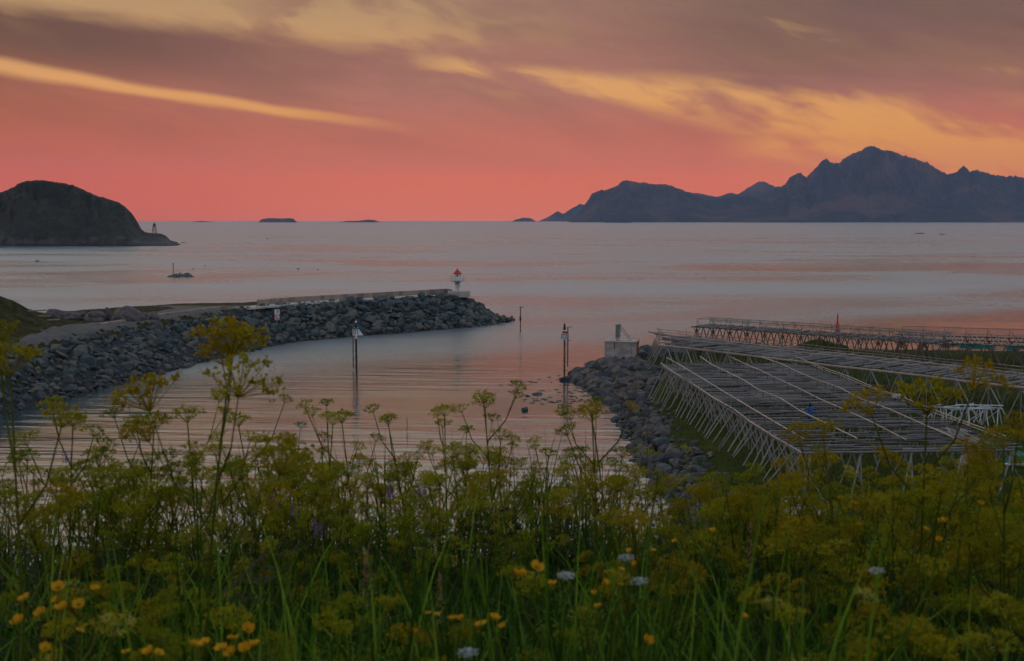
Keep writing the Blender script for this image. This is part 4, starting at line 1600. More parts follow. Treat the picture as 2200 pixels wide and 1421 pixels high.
# upturned white tub
pt = P(1932, 857, 2.3)
pt.z = gz(pt.x, pt.y)
tb = thing('dinghy', pt, 'small white upturned dinghy on the grass under the middle rack', 'boat', None, -.35)
V_, F_ = [], []
n, mm = 17, 9
for i in range(n):
    u = i / (n - 1) * 2 - 1
    w_ = (1 - abs(u) ** 2.6) ** .6 * .38
    for j in range(mm):
        a = math.pi * j / (mm - 1)
        V_.append((u * .75, math.cos(a) * w_, .05 + math.sin(a) ** .7 * (.42 * (1 - abs(u) ** 3) + .02)))
for i in range(n - 1):
    for j in range(mm - 1):
        F_.append((i * mm + j, i * mm + mm + j, i * mm + mm + j + 1, i * mm + j + 1))
hull = link('hull', mesh_from('hull', V_, F_, M['white'], True), tb)
MB().box((0, 0, .49), (1.1, .05, .05)).build('keel', M['white'], hull)
mb = MB()
for i in range(n - 1):
    for s_ in (0, mm - 1):
        mb.tube(V_[i * mm + s_], V_[(i + 1) * mm + s_], .025, n=4)
mb.build('gunwale', M['grey_steel'], hull)
# poles lying under the middle rack
pt = P(1850, 832, 2.3)
o = MB().tube((-3.2, 0, 0), (3.2, 0, .1), .06, .05, 7).build('fallen_pole', M['pole'])
o.location = (pt.x, pt.y, gz(pt.x, pt.y) + .22)
o.rotation_euler = (0, 0, -.55)
tag(o, 'fallen grey pole lying on the grass under the middle rack', 'pole')
# blue coverall hung up as a scarecrow
sp_ = PD(1740, 899, 86)
sc_ = thing('scarecrow', (sp_.x, sp_.y, DECK + .05), 'blue coverall hung up as a scarecrow between the rails of the near rack', 'scarecrow', None, .1)
MB().tube((0, .1, 0), (0, .1, 1.25), .03).build('pole', M['pole'], sc_)
bm_ = MB()
prof = [(-.05, .20, .13), (.25, .21, .14), (.5, .20, .14), (.72, .22, .14), (.84, .17, .12), (.9, .09, .08)]
n = 12
V_, F_ = [], []
for z, rx, ry in prof:
    for i in range(n):
        a = 2 * math.pi * i / n
        wv_ = 1 + .07 * math.sin(3 * a + z * 6)
        V_.append((math.cos(a) * rx * wv_, math.sin(a) * ry * wv_, z))
for j in range(len(prof) - 1):
    for i in range(n):
        F_.append((j * n + i, j * n + (i + 1) % n, j * n + n + (i + 1) % n, j * n + n + i))
F_.append(tuple(range(n))[::-1])
F_.append(tuple(range(len(V_) - n, len(V_))))
link('body', mesh_from('body', V_, F_, M['blue'], True), sc_)
for s_ in (-1, 1):
    MB().tube((s_ * .17, 0, .76), (s_ * .46, 0, .66), .095, .075, 9).build('sleeve', M['blue'], sc_, True)
MB().tube((-.46, 0, .66), (-.72, 0, .72), .07, .05, 8).build('glove', M['yellow_rubber'], sc_, True)
MB().lathe([(.05, .88), (.12, .95), (.13, 1.08), (.09, 1.18), (.02, 1.21)], 10).build('hood', M['black'], sc_, True)

# boards stacked near the hill
pt = P(2092, 1004, 2.3)
pt.z = gz(pt.x, pt.y)
st = thing('board_stack', pt, 'stack of reddish new boards leaning in the grass behind the flowers', 'boards', None, -.75)
for i in range(9):
    MB().box((0, -.75 + i * .17, .25 + .05 * i + J(.02)), (2.1 + J(.2), .15, .05)).build('board', M['plank'], st)
MB().box((-.6, -.1, .12), (.12, 1.6, .14)).build('bearer', M['pole'], st)
MB().box((.6, -.1, .12), (.12, 1.6, .14)).build('bearer', M['pole'], st)
pt = P(2140, 1004, 2.3)
o = MB().tube((0, 0, -.1), (-.05, 0, 1.7), .045, .035, 7).build('stake', M['rail'])
o.location = (pt.x, pt.y, gz(pt.x, pt.y))
tag(o, 'thin upright wooden stake right of the board stack', 'stake')
pt = P(2190, 1000, 2.3)
me = smooth_rock(4.4, 1.0, .8, .6, 3, .5, 2.2)
me.materials.append(M['net_green'])
o = link('net_heap', me)
o.location = (pt.x, pt.y, gz(pt.x, pt.y) + .3)
tag(o, 'dark green heap of netting at the right edge', 'net')
o = MB().box((0, 0, 0), (3.4, .25, .1)).build('plank', M['trestle'])
o.location = (pt.x + .3, pt.y - 1.0, gz(pt.x, pt.y) + .22)
o.rotation_euler = (0, 0, -.15)
tag(o, 'grey plank lying in front of the green net heap', 'plank')
# white wire-sided trailer half hidden by the flowers
pt = P(1725, 1120, 2.3)
pt.z = gz(pt.x, pt.y)
tr = thing('trailer', pt, 'small trailer with white railed sides, half hidden below the hill', 'trailer', None, .12)
MB().box((0, 0, .62), (2.4, 1.5, .1)).build('bed', M['plank'], tr)
for z in (.85, 1.1, 1.35):
    mb = MB()
    c = [(-1.2, -.75), (1.2, -.75), (1.2, .75), (-1.2, .75)]
    for i in range(4):
        mb.tube((*c[i], z), (*c[(i + 1) % 4], z), .022, n=5)
    mb.build('side_rail', M['white'], tr)
for x in (-1.2, 0, 1.2):
    for y in (-.75, .75):
        MB().tube((x, y, .6), (x, y, 1.37), .025, n=5).build('stanchion', M['white'], tr)
for s_ in (-1, 1):
    w_ = MB().tube((0, s_ * .82 - .08, .3), (0, s_ * .82 + .08, .3), .3, n=16).build('wheel', M['black'], tr)
MB().tube((1.2, 0, .6), (2.1, 0, .45), .05).build('drawbar', M['grey_steel'], tr)


# ------------------------------------------------------------------ grass as masses
def blades(x, y, z, L_, wd, lean, nseg=4, rgen=rng):
    """curved tapering blades as quads"""
    n = len(x)
    az = rgen.uniform(0, 2 * np.pi, n)
    ca, sa = np.cos(az), np.sin(az)
    fa = az + rgen.uniform(-.9, .9, n) + np.pi / 2
    V_ = np.zeros((n, nseg + 1, 2, 3), np.float32)
    for k in range(nseg + 1):
        t_ = k / nseg
        hor = lean * L_ * t_ ** 2
        ver = L_ * (t_ - 0.42 * np.clip(lean, 0, 1.1) * t_ ** 2.6)
        w = wd * (1 - t_ ** 1.6) * 0.5 + 0.0006
        for s_ in (0, 1):
            sg_ = (s_ * 2 - 1)
            V_[:, k, s_, 0] = x + ca * hor + np.cos(fa) * w * sg_
            V_[:, k, s_, 1] = y + sa * hor + np.sin(fa) * w * sg_
            V_[:, k, s_, 2] = z + ver
    base = np.arange(n)[:, None] * (nseg + 1) * 2
    qs = []
    for k in range(nseg):
        qs.append(np.stack([base[:, 0] + 2 * k, base[:, 0] + 2 * k + 1, base[:, 0] + 2 * k + 3, base[:, 0] + 2 * k + 2], 1))
    return V_.reshape(-1, 3), np.concatenate(qs)


def scatter(n, y0, y1, spread=0.50, margin=1.0, power=1.0):
    y = y0 + (y1 - y0) * rng.uniform(0, 1, n) ** power
    x = rng.uniform(-1, 1, n) * (y * spread + margin)
    return x, y


# long meadow grass on the hilltop
x, y = scatter(30000, 1.3, 9.6, 0.50, 0.9, 0.9)
cl = fbm(x, y, 1.4, 6.0)
keep = rng.uniform(0, 1, len(x)) < np.clip(0.62 + 0.55 * cl, 0.12, 1)
x, y = x[keep], y[keep]
z = hill_height(x, y) - .03
n = len(x)
tall = np.where(rng.uniform(0, 1, n) > .85, 1.35, 1.0)
L_ = rng.uniform(.42, .92, n) * tall
L_ = np.where(y < 3.2, L_ * .95, L_)
vg, qg = blades(x, y, z, L_, rng.uniform(.006, .014, n), rng.gamma(2.0, .22, n), 5)
o = link('grass', quads_mesh('grass', vg, qg, M['grass']))
tag(o, 'long green meadow grass covering the hilltop in the foreground', kind='stuff')
# tall tufts that stand clear of the flowers against the water
tx, ty = [], []
for (px, dist, k) in ((1180, 6.6, 60), (1130, 7.0, 34), (1060, 6.4, 20), (1240, 6.2, 40), (1400, 6.2, 22), (590, 6.6, 18), (700, 6.2, 20), (860, 6.8, 14), (330, 6.2, 16), (120, 5.6, 16),
                      (480, 4.0, 26), (1560, 4.6, 40), (1900, 4.8, 24), (1300, 3.4, 50), (700, 3.2, 60), (1000, 3.0, 60), (1650, 3.2, 40), (120, 3.3, 20), (620, 2.6, 36), (820, 2.7, 50), (1000, 2.5, 50), (1180, 2.7, 50), (1400, 2.6, 50), (900, 3.6, 50), (1150, 3.8, 50), (1600, 2.5, 40), (350, 2.8, 30), (1900, 2.6, 30), (1750, 2.9, 44), (2050, 2.8, 34), (1500, 3.2, 40), (2150, 3.3, 24), (480, 3.3, 30), (220, 3.8, 30), (760, 2.3, 40), (1080, 2.2, 40), (1300, 2.3, 40)):
    c = PD(px, 900, dist)
    tx += list(c.x + rng.normal(0, .16, k))
    ty += list(dist + rng.normal(0, .22, k))
tx, ty = np.array(tx), np.array(ty)
n = len(tx)
vg, qg = blades(tx, ty, hill_height(tx, ty) - .03, rng.uniform(.65, 1.12, n) * np.where(ty < 4, .88, np.where(ty > 5.8, 1.22, 1)), rng.uniform(.010, .018, n), rng.gamma(2.0, .13, n), 7)
o = link('grass_tufts', quads_mesh('grass_tufts', vg, qg, M['grass']))
tag(o, 'broad taller grass tufts standing up among the flowers', kind='stuff')

# rough grass on the far side of the point and on the left shore
def far_grass(name, label, f, x0, x1, y0, y1, n, hmin, hmax, wd, zlo, dcond=None, mat='grass'):
    x = rng.uniform(x0, x1, n)
    y = rng.uniform(y0, y1, n)
    z = f(x, y)
    ok = (z > zlo)
    if dcond is not None:
        ok &= dcond(x, y)
    x, y, z = x[ok], y[ok], z[ok]
    n = len(x)
    v_, q_ = blades(x, y, z - .03, rng.uniform(hmin, hmax, n), np.full(n, wd), rng.gamma(2.0, .2, n), 2)
    o_ = link(name, quads_mesh(name, v_, q_, M[mat]))
    return tag(o_, label, kind='stuff')


far_grass('field_grass', 'rough green grass beneath and around the racks', land_height, 8, 75, 55, 165, 60000, .15, .6, .05, 1.0,
          lambda a, b: sdf(RP_POLY, a, b) > 3.6, 'field')
far_grass('shore_grass', 'rough grass on the mound and verge of the left shore', bw_height, -100, -38, 100, 190, 16000, .15, .4, .06, 5.35,
          lambda a, b: (sdf(BW_POLY, a, b) > 7.2) & ~((sdf(BW_POLY, a, b) > 8.2) & (sdf(BW_POLY, a, b) < 11.5 + 9.0 * np.clip((-38 - a) / 12, 0, 1) - 12.0 * np.clip((-53 - a) / 9, 0, 1))), 'dry_grass')
far_grass('bank_grass', 'patch of green grass growing low on the rubble bank', bw_height, -62, -46, 112, 131, 9000, .25, .6, .06, 1.6,
          lambda a, b: (sdf(BW_POLY, a, b) > 3.0) & (sdf(BW_POLY, a, b) < 6.2) & (fbm(a, b, .35, 1.5) > -.25))

# ------------------------------------------------------------------ feathery leaves
def fern_leaf(seed, size=0.3):
    """twice-pinnate leaf in the x,z plane, tip drooping"""
    r = random.Random(seed)
    V_, Q = [], []

    def leaflet(p_, d, s_, w_):
        n_ = Vector((0, 0, 1)).cross(d).normalized()
        k = len(V_)
        V_.extend([p_, p_ + d * s_ * .5 + n_ * w_, p_ + d * s_, p_ + d * s_ * .5 - n_ * w_])
        Q.append((k, k + 1, k + 2, k + 3))
    nn = 6
    for i in range(nn):
        t_ = (i + 1) / nn
        base = Vector((size * t_, 0, size * (.55 * t_ - .5 * t_ * t_)))
        for s_ in (-1, 1):
            dir_ = Vector((.55, s_ * .85, r.uniform(-.15, .15))).normalized()
            ln = size * .42 * (1.15 - t_) + .015
            for j in range(3):
                u = (j + .6) / 3
                pb_ = base + dir_ * ln * u
                leaflet(pb_, (dir_ + Vector((.5, 0, 0))).normalized(), ln * .34, ln * .10)
                leaflet(pb_, (dir_ * .6 + Vector((-.2, s_ * .5, 0))).normalized(), ln * .28, ln * .09)
            leaflet(base, dir_, ln * 1.05, ln * .05)
    leaflet(Vector((0, 0, 0)), Vector((1, 0, .03)).normalized(), size, .004)
    return V_, Q


FERNS = [fern_leaf(i, random.uniform(.24, .36)) for i in range(5)]
FERN_NP = [(np.array([tuple(v) for v in a], np.float32), np.array(b, np.int32)) for a, b in FERNS]
x, y = scatter(1700, 2.9, 9.4, 0.50, .9, .85)
z = hill_height(x, y) + rng.uniform(.02, .42, len(x))
vv, qq, k = [], [], 0
for i in range(len(x)):
    a, b = FERN_NP[i % 5]
    th, ti, s_ = rng.uniform(0, 6.28), rng.uniform(-.2, .7), rng.uniform(.7, 1.3)
    m3 = np.array((Matrix.Rotation(th, 3, 'Z') @ Matrix.Rotation(-ti, 3, 'Y') @ Matrix.Diagonal((s_, s_, s_))))
    vv.append(a @ m3.T + np.array([x[i], y[i], z[i]]))
    qq.append(b + k)
    k += len(a)
o = link('undergrowth', quads_mesh('undergrowth', np.concatenate(vv), np.concatenate(qq), M['fern'], False))
tag(o, 'feathery leaves filling the meadow, darkened to deepen the shade between the stems', kind='stuff')


# ------------------------------------------------------------------ umbel plants
def umbel_mesh(seed, mat, rays=17, size=.062, fl=20):
    r = random.Random(seed)
    mb = MB()
    for i in range(rays):
        az = i * 2.39996 + r.uniform(-.2, .2)
        el = math.sqrt((i + .5) / rays) * R(58)
        d = Vector((math.sin(el) * math.cos(az), math.sin(el) * math.sin(az), math.cos(el)))
        ln = size * r.uniform(.85, 1.1) * (1.0 + .12 * math.sin(el))
        tip = d * ln
        tip.z = tip.z * .82
        mb.tube((0, 0, 0), tip, .0011, .0008, 3, False)
        for j in range(fl):
            q_ = tip + Vector((r.gauss(0, 1), r.gauss(0, 1), r.gauss(.25, .6))).normalized() * r.uniform(.003, .0165)
            nrm = Vector((r.gauss(0, 1), r.gauss(0, 1), r.gauss(.3, 1))).normalized()
            u = nrm.orthogonal().normalized()
            w = nrm.cross(u)
            a_, b_ = r.uniform(.003, .0056), r.uniform(.0024, .004)
            mb.add([q_ - u * a_, q_ + w * b_, q_ + u * a_, q_ - w * b_], [(0, 1, 2, 3)])
    return mesh_from('umbel', mb.v, mb.f, mat)


UMB = {'g': [umbel_mesh(i, M['umbel'], 13 + i % 4, .058 + .004 * (i % 3)) for i in range(5)],
       'b': [umbel_mesh(20 + i, M['umbel_brown'], 14 + i % 4, .064) for i in range(4)],
       'w': [umbel_mesh(40 + i, M['white_petal'], 16, .042, 12) for i in range(2)]}


def umbel_plant_proto(seed, height):
    """stem mesh with branches, and where the umbels sit"""
    r = random.Random(seed)
    mb = MB()
    spots = []
    bend = Vector((r.uniform(-.12, .12), r.uniform(-.12, .12), 0))

    def at_(t_):
        return Vector((0, 0, height * t_)) + bend * height * t_ * t_

    seg = 7
    for i in range(seg):
        t0, t1 = i / seg, (i + 1) / seg
        mb.tube(at_(t0), at_(t1), .0062 * (1 - .6 * t0), .0062 * (1 - .6 * t1), 5, False)
    spots.append((at_(1), Vector((bend.x, bend.y, 1)).normalized(), r.uniform(.95, 1.2)))
    nb = r.choice((4, 5, 5, 6))
    for i in range(nb):
        t_ = .48 + .46 * (i + r.uniform(-.2, .2)) / nb
        az = i * 2.4 + r.uniform(-.4, .4)
        p_ = at_(t_)
        ln = height * r.uniform(.22, .36) * (1.15 - .4 * t_)
        d0 = Vector((math.cos(az) * .75, math.sin(az) * .75, .7)).normalized()
        mid = p_ + d0 * ln * .55
        d1 = (d0 + Vector((0, 0, .9))).normalized()
        end = mid + d1 * ln * .55
        mb.tube(p_, mid, .0032, .0026, 4, False)
        mb.tube(mid, end, .0026, .0018, 4, False)
        spots.append((end, d1, r.uniform(.7, 1.0)))
        if r.random() < .75:
            d2 = (d0 + Vector((r.uniform(-.6, .6), r.uniform(-.6, .6), .25))).normalized()
            e2 = mid + d2 * ln * .42
            mb.tube(mid, e2, .002, .0015, 3, False)
            spots.append((e2, (d2 + Vector((0, 0, .6))).normalized(), r.uniform(.55, .8)))
    stem = mesh_from('stem', mb.v, mb.f, M['stem'])
    fv, fq = [], []
    for i in range(3):
        a, b = FERNS[(seed + i) % 5]
        mt = Matrix.Translation(at_(.12 + .16 * i)) @ Matrix.Rotation(i * 2.2 + seed, 4, 'Z') @ Matrix.Rotation(-.35, 4, 'Y')
        k = len(fv)
        fv += [mt @ v for v in a]
        fq += [tuple(c + k for c in q_) for q_ in b]
    foliage = mesh_from('foliage', fv, fq, M['fern'])
    return stem, foliage, spots


PROTO = [umbel_plant_proto(i, 1.0) for i in range(8)]


def umbel_plant(x, y, h, kind, label, group, uscale=1.0, name='umbel_plant', pr=None, rot=None, sxy=None):
    pr = random.randrange(8) if pr is None else pr
    stem, foliage, spots = PROTO[pr]
    t_ = thing(name, (x, y, float(hill_height(np.array([x]), np.array([y]))[0]) - .02), label, 'plant', group, random.uniform(0, 6.28) if rot is None else rot)
    sxy = sxy or (.75 + .25 * h)
    o_ = link('stem', stem, t_)
    o_.scale = (sxy, sxy, h)
    o_ = link('foliage', foliage, t_)
    o_.scale = (sxy, sxy, h)
    for (p_, d, s_) in spots:
        u_ = link('umbel', random.choice(UMB[kind]), t_)
        u_.location = (p_.x * sxy, p_.y * sxy, p_.z * h)
        u_.rotation_mode = 'QUATERNION'
        u_.rotation_quaternion = d.to_track_quat('Z', 'Y')
        k = s_ * uscale
        u_.scale = (k, k, k)
    return t_


def top_plant(px, py, dist, kind, label, group=None, uscale=1.0, pr=None, rot=None):
    """a plant whose crown reaches the given height at a given distance"""
    pt = PD(px, py, dist)
    g_ = float(hill_height(np.array([pt.x]), np.array([pt.y]))[0])
    return umbel_plant(pt.x, pt.y, max(.3, pt.z - g_), kind, label, group, uscale, pr=pr, rot=rot)


# the ones that stand out
top_plant(412, 765, 3.3, 'b', 'tallest ragged yellow umbel plant, rising over the breakwater rubble', None, 1.9, 2, .3)
top_plant(28, 800, 3.1, 'b', 'tall dark yellow umbel plant at the left edge', None, 1.35, 5, 1.0)
top_plant(1990, 862, 3.6, 'b', 'tall brownish umbel plant in front of the near rack corner', None, 1.5, 1, 2.0)
top_plant(1068, 858, 5.6, 'g', 'tall many-headed umbel plant just right of the middle, before the water', None, 1.0, 3, .5)
top_plant(1290, 888, 5.2, 'g', 'umbel plant standing in front of the rock embankment foot', None, 1.0, 4, .2)
top_plant(1330, 884, 4.6, 'b', 'single yellow umbel overlapping the embankment edge', None, .9, 6, 2.4)
top_plant(690, 900, 5.4, 'g', 'pale slender umbel plant left of mark 01 reflection', None, .9, 7, 1.2)
top_plant(560, 905, 5.6, 'g', 'umbel plant beside the tallest one on its harbour side', None, 1.0, 0, 3.0)
top_plant(765, 900, 5.6, 'g', 'umbel plant below the reflection of mark 01', None, 1.0, 5, 2.2)
top_plant(885, 905, 6.2, 'g', 'slim umbel plant midway between the two marks', None, .9, 1, .9)
top_plant(960, 895, 5.9, 'g', 'umbel plant next left of the many-headed one', None, 1.0, 6, .9)
top_plant(130, 905, 4.8, 'g', 'dense umbel plant right of the one at the left edge', None, 1.05, 3, 2.9)
top_plant(300, 905, 4.9, 'g', 'broad umbel plant left of the tallest one', None, 1.1, 4, 1.4)
top_plant(420, 890, 4.9, 'g', 'umbel plant close under the tallest one', None, 1.05, 7, .4)
top_plant(1830, 950, 3.6, 'b', 'rounded yellow umbel plant hiding the near end of the near rack', None, 1.1, 2, 1.1)
top_plant(2180, 965, 3.4, 'b', 'yellow umbel plant at the right edge before the net heap', None, 1.1, 0, .8)

# the mass of them: brow, middle and near rows
def zone(px, zones):
    for lim_, txt in zones:
        if px < lim_:
            return txt


ZR = ((1560, 'in front of the embankment'), (1700, 'below the near rack outer legs'), (1850, 'below the near end of the near rack'),
      (2000, 'below the right corner of the near rack'), (2120, 'below the stack of boards'), (9999, 'at the right edge below the net heap'))
ZB = ((180, 'at the far left of the brow'), (360, 'on the brow below the left rubble bank'), (560, 'on the brow around the tallest plant'), (740, 'on the brow left of the green-banded mark'),
      (930, 'on the brow below the green-banded mark'), (1120, 'on the brow below the lighthouse'), (1280, 'on the brow below the red-banded mark'), (9999, 'on the brow beside the embankment foot'))
ZF = ((300, 'above the lower left buttercups'), (600, 'above the bottom row of buttercups'), (900, 'in dark grass left of the middle'),
      (1250, 'around the large buttercups'), (1600, 'around the white flower heads'), (9999, 'in the lower right front'))
def describe(kd, d, d0, d1, zt):
    f_ = (d - d0) / (d1 - d0)
    row = 'front row' if f_ < .33 else ('middle row' if f_ < .67 else 'back row')
    col_ = 'green' if kd == 'g' else 'brown'
    return f'{col_} umbel plant {zt}, {row}', f'{col_} umbel plants {zt}, {row}'


for i in range(84):                       # right-hand mass
    d = random.uniform(3.3, 6.8)
    px = random.uniform(1400, 2260)
    top = 1000 + random.gauss(35, 45) + (6.6 - d) * 48 - (px - 1400) * .01
    if top < 965:
        top = 965 + random.random() * 30
    zt = zone(px, ZR)
    kd = 'b' if random.random() < .5 else 'g'
    lab, grp = describe(kd, d, 3.3, 6.8, zt)
    top_plant(px, top, d, kd, lab, grp, random.uniform(.75, 1.2))
for i in range(104):                      # along the brow before the water
    d = random.uniform(4.4, 7.4)
    px = random.uniform(-40, 1420)
    top = 985 + random.gauss(25, 38) + (7.2 - d) * 22
    zt = zone(px, ZB)
    kd = 'g' if random.random() < .85 else 'b'
    lab, grp = describe(kd, d, 4.4, 7.4, zt)
    top_plant(px, max(top, 925), d, kd, lab, grp, random.uniform(.8, 1.1))
for i in range(44):                       # lower front
    d = random.uniform(2.2, 4.2)
    px = random.uniform(-40, 2240)
    top = 1190 + random.gauss(40, 60) + (4.2 - d) * 55
    if px < 1400 and top < 1150:
        top = 1150 + random.random() * 60
    if 520 < px < 1700 and random.random() < .6:
        continue
    zt = zone(px, ZF)
    kd = 'g' if random.random() < .7 else 'b'
    lab, grp = describe(kd, d, 2.2, 4.2, zt)
    top_plant(px, min(top, 1360), d, kd, lab, grp, random.uniform(.6, .85))


# ------------------------------------------------------------------ buttercups and other flowers
def petal_cup(n, r_, up, mat, seed):
    rr = random.Random(seed)
    V_, F_ = [], []
    for i in range(n):
        a = 2 * math.pi * i / n + rr.uniform(-.15, .15)
        ca, sa = math.cos(a), math.sin(a)
        T = Vector((-sa, ca, 0))
        D_ = Vector((ca, sa, 0))
        k = len(V_)
        rows = ((.0, .10, 0.0), (.45, .50, .25), (.85, .55, .7), (1.05, .28, .95))
        for rad, w, z in rows:
            for s_ in (-1, 1):
                V_.append(D_ * rad * r_ + T * w * r_ * s_ + Vector((0, 0, z * up * r_ + (0.04 * r_ if s_ > 0 else 0))))
        for j in range(3):
            F_.append((k + 2 * j, k + 2 * j + 1, k + 2 * j + 3, k + 2 * j + 2))
    return mesh_from('petals', V_, F_, mat, True)


PET = [petal_cup(5, .0135, u, M['petal'], i) for i, u in enumerate((1.0, .7, 1.25, .5))]
STEM1 = MB()
for i in range(4):
    f_ = lambda t_: Vector((.06 * t_ * t_, .02 * math.sin(t_ * 3), t_))
    STEM1.tube(f_(i / 4), f_((i + 1) / 4), .0016, .0013, 4, False)
STEM1_ME = mesh_from('stem', STEM1.v, STEM1.f, M['stem'])
CEN = MB().lathe([(.002, .001), (.0042, .003), (.003, .0065)], 8)
CEN_ME = mesh_from('flower_centre', CEN.v, CEN.f, M['umbel_brown'])


def buttercup(px, py, dist, label, group, s_=1.0):
    pt = PD(px, py, dist)
    g_ = float(hill_height(np.array([pt.x]), np.array([pt.y]))[0])
    h = pt.z - g_
    t_ = thing('buttercup', (pt.x - .06, pt.y, g_), label, 'flower', group)
    o_ = link('stem', STEM1_ME, t_)
    o_.scale = (1, 1, h)
    tip = Vector((.06, .003, h))
    q_ = Vector((random.uniform(-.5, .5), random.uniform(-.7, .2), 1)).to_track_quat('Z', 'Y')
    for nm_, me_ in (('petals', random.choice(PET)), ('flower_centre', CEN_ME)):
        o_ = link(nm_, me_, t_)
        o_.location = tip
        o_.rotation_mode = 'QUATERNION'
        o_.rotation_quaternion = q_
        o_.scale = (s_, s_, s_)


BC = [(1118, 1240, 2.5, 1.35), (1152, 1222, 2.5, 1.35), (1186, 1258, 2.5, 1.0), (1034, 1345, 2.35, 1.2), (1062, 1333, 2.35, 1.0), (1080, 1350, 2.35, .7),
      (972, 1334, 2.4, .8), (990, 1334, 2.4, .75), (938, 1323, 2.4, .7), (920, 1320, 2.4, .6), (887, 1361, 2.4, .7), (1300, 1255, 2.7, .7), (1334, 1258, 2.7, .6),
      (1285, 1307, 2.5, .75), (1276, 1278, 2.6, .6), (1390, 1382, 2.3, 1.0), (1352, 1185, 2.9, .6), (1404, 1185, 2.9, .6), (1450, 1165, 3.0, .7), (1335, 1225, 2.8, .7),
      (1364, 1215, 2.8, .6), (1533, 1144, 3.2, .8), (1805, 1073, 3.6, .9), (1834, 1084, 3.6, .8), (2027, 1124, 3.2, 1.2), (2107, 1086, 3.5, .9), (2018, 1163, 3.1, .8), (1988, 1140, 3.1, .8),
      (1845, 1130, 3.3, .7), (1906, 1374, 2.3, .6), (1598, 1328, 2.4, .7),
      (52, 1290, 2.4, 1.2), (124, 1265, 2.4, 1.2), (122, 1292, 2.4, .8), (132, 1312, 2.35, 1.2), (168, 1301, 2.4, 1.1), (204, 1270, 2.5, .9), (88, 1322, 2.35, 1.1), (40, 1340, 2.3, 1.2),
      (95, 1396, 2.2, .9), (170, 1358, 2.3, .8), (530, 1356, 2.3, 1.1), (500, 1376, 2.3, 1.1), (545, 1390, 2.25, 1.0), (415, 1390, 2.25, 1.2), (440, 1385, 2.25, 1.0), (320, 1406, 2.2, 1.1),
      (270, 1404, 2.2, .8), (525, 1402, 2.2, 1.1), (475, 1398, 2.2, 1.1), (340, 1405, 2.2, .8), (497, 1408, 2.2, 1.1)]
named = {0: 'open golden buttercup, lower left of the large pair in the middle front', 1: 'large open golden buttercup in the middle front',
         3: 'golden buttercup at the bottom middle, left of a touching pair', 24: 'large yellow flower high on the right among the umbels'}
for i, (x, y, d, s_) in enumerate(BC):
    if i in named:
        lab, grp = named[i], 'buttercups'
    elif i < 12:
        lab, grp = 'small yellow buttercup in the middle of the front', 'buttercups in the middle front'
    elif i < 22:
        lab, grp = 'tiny yellow buttercup below the rock embankment', 'buttercups right of the middle'
    elif i < 31:
        lab, grp = 'yellow buttercup scattered among the right umbels', 'buttercups on the right'
    elif i < 41:
        lab, grp = 'yellow buttercup in the lower left cluster', 'buttercups in the lower left'
    else:
        lab, grp = 'yellow buttercup in the bottom row left of the middle', 'buttercups along the bottom'
    buttercup(x, y, d, lab, grp, s_ * .85)

# white yarrow heads, flat-topped
YAR = [(1330, 1190, 2.9, 'white flat flower head beside the yellow buttercups below the embankment'), (1200, 1228, 2.6, 'white flower head right of the large buttercup pair'),
       (1357, 1240, 2.7, 'white flower head below the upper one, right of the middle'), (985, 1392, 2.25, 'small white flower head at the bottom middle'),
       (1868, 1218, 2.9, 'pale cream flower head in the right meadow'), (640, 912, 5.2, 'pale umbel facing the water left of mark 01')]
for x, y, d, lab in YAR:
    pt = PD(x, y, d)
    g_ = float(hill_height(np.array([pt.x]), np.array([pt.y]))[0])
    t_ = thing('yarrow', (pt.x, pt.y, g_), lab, 'flower', 'white flower heads')
    o_ = link('stem', STEM1_ME, t_)
    o_.scale = (.0, .0, 1)
    o_.scale = (.3, 1, pt.z - g_)
    o_ = link('flower_head', UMB['w'][len(lab) % 2], t_)
    o_.location = (.018, 0, pt.z - g_ - .02)
    o_.scale = (.5, .5, .4)
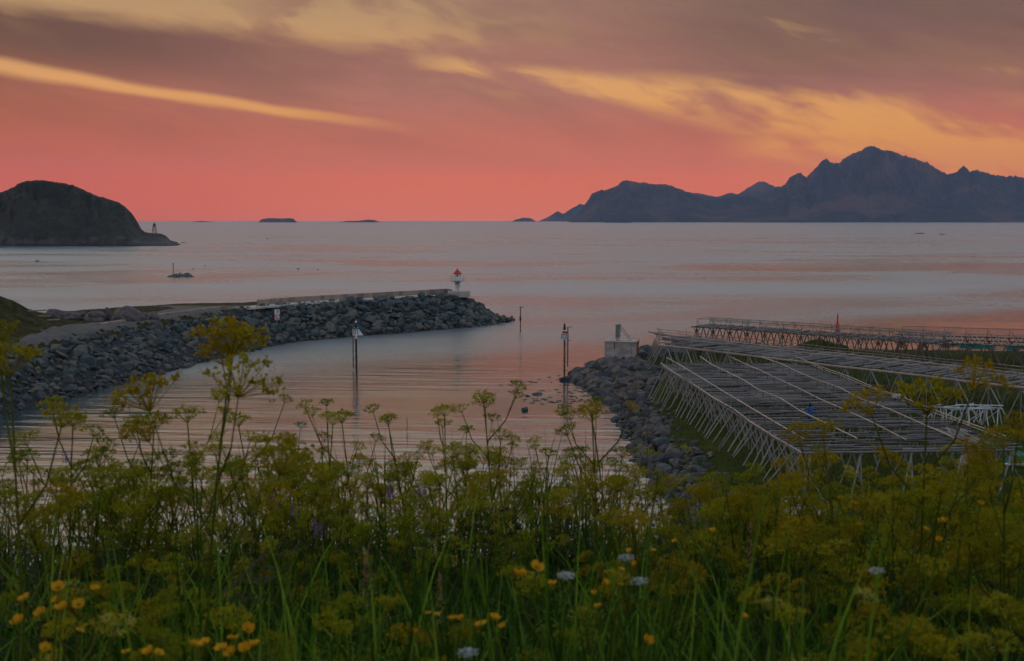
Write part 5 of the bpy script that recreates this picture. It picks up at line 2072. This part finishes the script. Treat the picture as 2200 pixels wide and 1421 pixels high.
# purple vetch
VT = [(668, 1132, 4.0, 'deep purple vetch low among the grass left of the middle'), (575, 1078, 4.4, 'purple vetch spike beside the tallest plant'), (618, 1095, 4.4, 'pale purple vetch beside the grass tuft'),
      (893, 1052, 4.6, 'violet vetch below the middle flowers'), (826, 1055, 4.6, 'pink purple vetch left of the violet one'), (130, 980, 4.6, 'lilac vetch among the umbels on the left')]
for i, (x, y, d, lab) in enumerate(VT):
    pt = PD(x, y, d)
    g_ = float(hill_height(np.array([pt.x]), np.array([pt.y]))[0])
    t_ = thing('vetch', (pt.x, pt.y, g_), lab, 'flower', 'purple vetches')
    h = pt.z - g_
    o_ = link('stem', STEM1_ME, t_)
    o_.scale = (.4, 1, h)
    mb = MB()
    for j in range(12):
        a = j * 2.1
        c = Vector((.024 + math.cos(a) * .006, math.sin(a) * .006, h - .035 + j * .0042))
        e = Vector((math.cos(a) * .011, math.sin(a) * .011, .004))
        s2 = Vector((-math.sin(a), math.cos(a), 0)) * .004
        mb.add([c, c + e + s2, c + e * 1.4 + Vector((0, 0, .006)), c + e - s2], [(0, 1, 2, 3)])
    mb.build('blossom', M['purple_petal'], t_)
# feathery grass seed heads
for i, (px, py, d, lab) in enumerate(((780, 1180, 3.2, 'brown feathery grass plume in the shade left of the middle'), (930, 1250, 2.9, 'pale feathery grass plume at the middle front'),
                                     (868, 905, 6.4, 'slender upright grass spike against the water'), (1600, 1140, 3.6, 'bent buff grass plume below the near rack'),
                                     (770, 1200, 3.0, 'second brown grass plume beside the shaded one'))):
    pt = PD(px, py, d)
    g_ = float(hill_height(np.array([pt.x]), np.array([pt.y]))[0])
    h = pt.z - g_
    t_ = thing('grass_plume', (pt.x, pt.y, g_), lab, 'grass', 'grass plumes')
    o_ = link('stem', STEM1_ME, t_)
    o_.scale = (.3, 1, h)
    mb = MB()
    wide = .2 if i == 2 else 1.0
    for j in range(110):
        u = random.random()
        a = random.uniform(0, 6.28)
        rad = .028 * wide * (1 - u) * random.uniform(.2, 1) + .002
        c = Vector((.018 + math.cos(a) * rad, math.sin(a) * rad, h - .14 + .16 * u))
        d_ = Vector((math.cos(a) * .3, math.sin(a) * .3, 1)) * random.uniform(.005, .009)
        s2 = Vector((-math.sin(a), math.cos(a), 0)) * .0016
        mb.add([c, c + d_ * .5 + s2, c + d_, c + d_ * .5 - s2], [(0, 1, 2, 3)])
    mb.build('seed_head', M['seedhead'], t_)


# plants that share a description are told apart by their order across the picture
ORD = ('first second third fourth fifth sixth seventh eighth ninth tenth eleventh twelfth thirteenth fourteenth fifteenth sixteenth '
       'seventeenth eighteenth nineteenth twentieth').split()
same = {}
for o in bpy.data.objects:
    if o.parent is None and o.name.split('.')[0] in ('umbel_plant', 'buttercup') and 'label' in o:
        same.setdefault(o['label'], []).append(o)
for lab, os_ in same.items():
    if len(os_) > 1:
        os_.sort(key=lambda o: o.location.x / o.location.y)
        for i, o in enumerate(os_):
            o['label'] = lab + ', ' + ORD[min(i, 19)] + ' from left'
